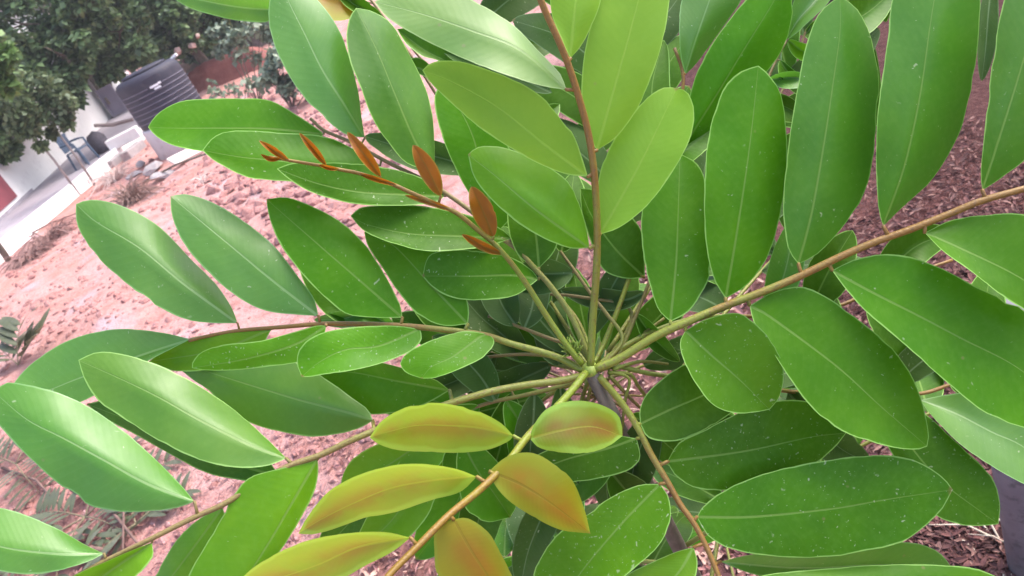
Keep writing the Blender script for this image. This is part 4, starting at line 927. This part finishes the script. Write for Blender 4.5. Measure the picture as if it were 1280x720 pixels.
def tree(label, pos, H, blobs, n_, ls, mat, seed, trad=.12, cat='tree', name='tree', group=None, squash=.85):
    rg = random.Random(seed); t_ = thing(name, label, cat, pos, 0, group); pos = Vector(pos)
    cs = []
    for (bx, by, bz, br) in blobs:
        c = Vector((bx, by, bz)) - pos
        for _ in range(16):
            d = Vector((rg.gauss(0, 1), rg.gauss(0, 1), rg.gauss(0, 1))).normalized() * br * rg.uniform(.45, .95); d.z *= squash
            cs.append((c + d, br * rg.uniform(.16, .34)))
    V, F = leaf_cloud(cs, n_, ls, rg, squash); link('crown', meshof('crown', V, F), mat, t_, False)
    mb = MB(); top = Vector((0, 0, H)); mb.tube([Vector((0, 0, -.1)), Vector((.05, .03, H * .3)), Vector((-.04, .02, H * .65)), top], [trad, trad * .8, trad * .6, trad * .35], 8)
    mb.build('trunk', M['bark'], t_, True)
    lb = MB()
    for i, (bx, by, bz, br) in enumerate(blobs):
        c = Vector((bx, by, bz)) - pos; s = Vector((0, 0, H * (.45 + .1 * (i % 4))))
        lb.tube([s, s.lerp(c, .5) + Vector((0, 0, .1)), c], [trad * .4, trad * .25, trad * .1], 5)
        for _ in range(3):
            e = c + Vector((rg.uniform(-1, 1), rg.uniform(-1, 1), rg.uniform(-.6, .6))) * br * .8
            lb.tube([c, e], [trad * .1, trad * .03], 4, False)
    lb.build('limbs', M['bark'], t_, True)
    return t_
def blob(px, py, Y, r_px):
    P = aty(px, py, Y); return (P.x, P.y, P.z, r_px * (P - CAM).dot(Fv) / FPX)
# big dark tree hanging over the house
B = [blob(30, 30, 14, 55), blob(100, 10, 14.5, 60), blob(80, 70, 14, 45), blob(10, 110, 13.2, 50), blob(150, 40, 15, 50), blob(130, 85, 15, 22), blob(-60, 60, 13.5, 70), blob(60, -60, 15, 80), blob(22, 148, 13.4, 24), blob(-22, 172, 12.8, 32), blob(170, -50, 15.5, 70), blob(75, 110, 14, 28), blob(42, 132, 14, 20), blob(5, 185, 13.2, 16), blob(0, 145, 14.5, 38), blob(110, 55, 14.6, 45), blob(170, 65, 15.4, 22)]
wy = 17.0
tree('large dark green tree hanging over the white house wall', (wx(19.6) + .2, 20.2, 0), 3.2, B, 42000, .11, FOL_D, 21, .2)
B = [blob(215, 35, 17, 38), blob(245, 20, 17.5, 40), blob(200, 10, 17.5, 45), blob(240, -30, 18, 60), blob(180, 60, 17.5, 22), blob(300, -20, 18, 50)]
c_ = aty(225, 40, 17.5); tree('rounded dark green tree behind the tank lid', (c_.x, 17.7, 0), 1.6, B, 24000, .11, FOL_D, 22, .14)
B = [blob(165, 30, 21, 60), blob(60, 60, 22, 70), blob(-60, 90, 22, 90), blob(300, -30, 22, 80), blob(160, -80, 22, 110), blob(0, -40, 22, 100), blob(-20, 170, 20, 60), blob(420, -60, 22, 90), blob(120, 60, 21, 50), blob(210, 50, 21, 40), blob(260, 40, 22, 40), blob(40, 120, 21, 60)]
tree('dark background tree filling the gaps behind the others', (wx(24) + 2.5, 27, 0), 3.5, B, 42000, .2, FOL_D, 23, .25)
# thin stemmed young trees in front of the wall
for (px, py, ux, uy, lab, blobs, sd) in ((90, 232, 32, 157, 'thin stemmed sapling in front of the white wall, nearer the left edge', [(15, 130, 18), (35, 140, 16), (5, 95, 20), (38, 162, 9), (50, 182, 4), (22, 160, 11)], 31), (109, 219, 68, 160, 'thin stemmed sapling in front of the white wall, by the blue chair', [(62, 140, 18), (75, 125, 16), (82, 150, 9), (55, 110, 18), (64, 166, 4)], 32)):
    P = gnd(px, py, FL); T_ = thing('thin_tree', lab, 'tree', (P.x, P.y, hgt(P.x, P.y))); rgx = random.Random(sd); z0 = T_.location.z
    top = aty(ux, uy, P.y) - Vector(T_.location)
    MB().tube([Vector((0, 0, -.05)), top * .5 + Vector((.02, 0, 0)), top, top * 1.5], [.022, .018, .014, .008], 6).build('trunk', simple('pale_stem', (0.30, 0.26, 0.26), (0.22, 0.19, 0.19), 20, .8), T_, True)
    cs = []
    for bx, by, br in blobs:
        q = blob(bx, by, P.y - .15, br); cs.append((Vector(q[:3]) - Vector(T_.location), q[3]))
    V, F = leaf_cloud(cs, 1700, .08, rgx, 1.25, .9); link('crown', meshof('crown', V, F), FOL_M, T_, False)
# pale bright leaves at the left edge
B = [blob(5, 70, 9.5, 14), blob(-15, 90, 9.5, 24), blob(3, 105, 9.5, 14), blob(-30, 60, 9.5, 30)]
c_ = aty(-30, 200, 9.5); tree('bright green leafy tree at the left edge', (min(c_.x, kx(9.5) + .15), 9.45, 0), 1.6, B, 1500, .10, foliage('foliage_bright', (0.07, 0.14, 0.035), (0.16, 0.27, 0.075)), 41, .04)
# grey green bushes on the earth bank
for (lab, px, py, Y, rpx, blobs, n_, sd) in (('pale grey green bush on the red bank, left of the big leaf', 300, 95, 11.5, 20, [(300, 60, 24), (280, 45, 18), (325, 45, 26), (340, 25, 22)], 1500, 51), ('grey green bush partly behind the big leaf', 350, 110, 10.0, 20, [(345, 75, 24), (360, 100, 20), (335, 100, 14), (370, 60, 28), (390, 90, 25)], 1700, 52),
                                          ('small sparse weed at the foot of the bank', 285, 118, 10.8, 12, [(268, 112, 8), (290, 112, 12), (310, 105, 10)], 160, 53)):
    P = gnd(px, py + 12); c0 = aty(px, py, Y)
    T_ = thing('bush', lab, 'bush', (c0.x, c0.y, 0)); cs = []
    rgx = random.Random(sd)
    for bx, by, br in blobs:
        q = blob(bx, by, Y, br); q = (q[0], q[1], max(q[2], .12), q[3]); C_ = Vector(q[:3]) - Vector(T_.location)
        for _ in range(7):
            cs.append((C_ + Vector((rgx.gauss(0, .5), rgx.gauss(0, .5), rgx.gauss(0, .4))) * q[3], q[3] * .4))
    V, F = leaf_cloud(cs, n_, .075, rgx, .8, .8); link('foliage', meshof('foliage', V, F), FOL_P, T_, False)
    mb = MB()
    for c, r_ in cs[::3]: mb.tube([Vector((0, 0, -.02)), c * .5 + Vector((0, 0, .05)), c], [.010, .007, .003], 4, False)
    mb.build('stems', M['bark'], T_, True)
# dark hedge beyond the top right, seen between leaves
P0 = aty(1150, 60, 6.0)
for i, (px, lab) in enumerate(((1090, 'dark shrub behind the top right leaves'), (1230, 'dark shrub at the top right edge'))):
    c0 = aty(px, 70, 4.6 + .3 * i); B = [blob(px, 20, 4.6 + .3 * i, 90), blob(px + 30, -60, 4.8, 110), blob(px - 20, 110, 4.6, 60), blob(px - 60, 40, 4.8, 70)]
    B = [(a, b, max(.3, c), d) for a, b, c, d in B]
    tree(lab, (c0.x, c0.y, 0), .6, B, 5000, .07, FOL_D, 61 + i, .03, 'shrub', 'shrub')

# ------------------------------------------------------------------ little pinnate seedlings on the soil at lower left
SEED = foliage('seedling_leaf', (0.10, 0.13, 0.06), (0.17, 0.19, 0.10), .2)
SE2 = leaf_mat('seedling_leaflet', (0.050, 0.064, 0.026), (0.075, 0.088, 0.038), (0.12, 0.13, 0.07), (0.10, 0.11, 0.06), trans=.15, dust=.12)
pm = None
def seedling(px, py, fronds, lab, L, Wr, seed):
    P = gnd(px, py); T_ = thing('seedling', lab, 'plant', (P.x, P.y, hgt(P.x, P.y))); rgx = random.Random(seed)
    rows = []; 
    for i in range(8):
        t_ = i / 7; pr = prof(t_); rows.append([Vector((t_ * L, Wr * L * pr * j / NS, .02 * L * math.sin(3 * t_) - .1 * L * t_ * t_)) for j in range(-NS, NS + 1)])
    me = leaf_mesh('leaflet', rows); me.materials.append(SE2); me.polygons.foreach_set('use_smooth', [True] * len(me.polygons))
    for az, el, FLn, npair in fronds:
        D = Vector((math.cos(az) * math.cos(el), math.sin(az) * math.cos(el), math.sin(el)))
        pts = [D * (FLn * i / 8) - Vector((0, 0, .3 * FLn * (i / 8) ** 2)) + Vector((0, 0, .03)) for i in range(9)]
        st = MB().tube(pts, [.004 - .0025 * i / 8 for i in range(9)], 5).build('frond', simple('seedling_stalk', (0.2, 0.17, 0.10), (0.14, 0.11, 0.07), 40), T_, True)
        sd_ = D.cross(Vector((0, 0, 1))).normalized()
        for i in range(npair):
            q = 8 * (.2 + .8 * i / npair); k = int(q); p_ = pts[k].lerp(pts[min(8, k + 1)], q - k)
            for s in (-1, 1):
                o = bpy.data.objects.new('leaflet', me); COL.objects.link(o); o.parent = st
                d = (D * .7 + sd_ * s + Vector((0, 0, rgx.uniform(-.1, .25)))).normalized(); y = Vector((0, 0, 1)).cross(d).normalized(); z_ = d.cross(y)
                o.matrix_local = Matrix(((d.x, y.x, z_.x, p_.x), (d.y, y.y, z_.y, p_.y), (d.z, y.z, z_.z, p_.z), (0, 0, 0, 1)))
seedling(28, 462, [(1.2, .9, .42, 5), (2.2, .7, .36, 5), (.2, .7, .36, 5)], 'olive seedling with upright leaflets at the left edge', .24, .12, 1)
seedling(110, 650, [(.3, .25, .46, 8), (1.4, .3, .48, 8), (2.5, .25, .46, 8), (3.5, .2, .44, 7), (4.6, .2, .40, 7), (5.5, .25, .42, 7)], 'low feathery seedling spreading under the lower left leaves', .14, .10, 2)
seedling(30, 590, [(.1, .2, .44, 8), (1.2, .35, .42, 8), (2.4, .3, .42, 8), (5.3, .15, .42, 8)], 'low feathery seedling at the lower left edge', .15, .085, 3)
seedling(175, 660, [(.4, .2, .22, 6), (1.9, .3, .22, 6), (3.6, .2, .22, 6)], 'small feathery seedling right of the larger one', .12, .11, 4)

tm = simple('dry_twig', (0.20, 0.12, 0.10), (0.12, 0.07, 0.06), 30, .9)
for a_, b_, r_, lab in (((95, 618), (190, 700), .009, 'long dry twig lying through the feathery seedlings'), ((150, 625), (160, 700), .007, 'short dry twig crossing under the lower left leaf'), ((8, 590), (90, 648), .008, 'dry twig lying at the lower left edge'), ((60, 715), (135, 694), .020, 'grey broken branch at the lower left under the leaf'), ((30, 300), (100, 268), .012, 'thin dry branch lying along the kerb')):
    A, B_ = gnd(*a_), gnd(*b_); m_ = A * .5 + B_ * .5 + Vector((.03, .02, .05))
    o = MB().tube([A + Vector((0, 0, .03)), m_, B_ + Vector((0, 0, .03))], [r_, r_ * .8, r_ * .5], 6).build('twig', tm, None, True); tag(o, lab, 'twig')
# ------------------------------------------------------------------ added volume: pale lens veil over the distance
hz = MB().box((-1.2, 3.6, 4.6), (830, 830, 12.0)).build('lens_veil', None); hz['kind'] = 'stuff'; tag(hz, 'pale bluish volume added for the lens veil over the far trees and house', 'lens_veil')
t = NT('lens_veil_volume'); pv = t.n('ShaderNodeVolumePrincipled', Density=.0022, Anisotropy=.2); pv.inputs['Color'].default_value = (.93, .92, 1, 1)
o_ = t.t.nodes.new('ShaderNodeOutputMaterial'); t.l(pv.outputs[0], o_.inputs['Volume']); hz.data.materials.append(t.m)

for nm, gp_ in (('concrete_block', 'concrete blocks along the kerb'), ('rubble_stone', 'rubble stones below the tank'), ('twig', 'dry twigs on the ground'), ('brick_bit', 'brick bits on the bank'), ('thin_tree', 'thin stemmed trees by the house'), ('straw_tuft', 'dry tufts on the soil'), ('bush', 'grey green bushes by the bank'), ('seedling', 'feathery seedlings at the lower left'), ('tree', 'trees behind the house and tank'), ('shrub', 'dark shrubs at the top right')):
    for o in bpy.data.objects:
        if o.parent is None and o.name.split('.')[0] == nm: o['group'] = gp_
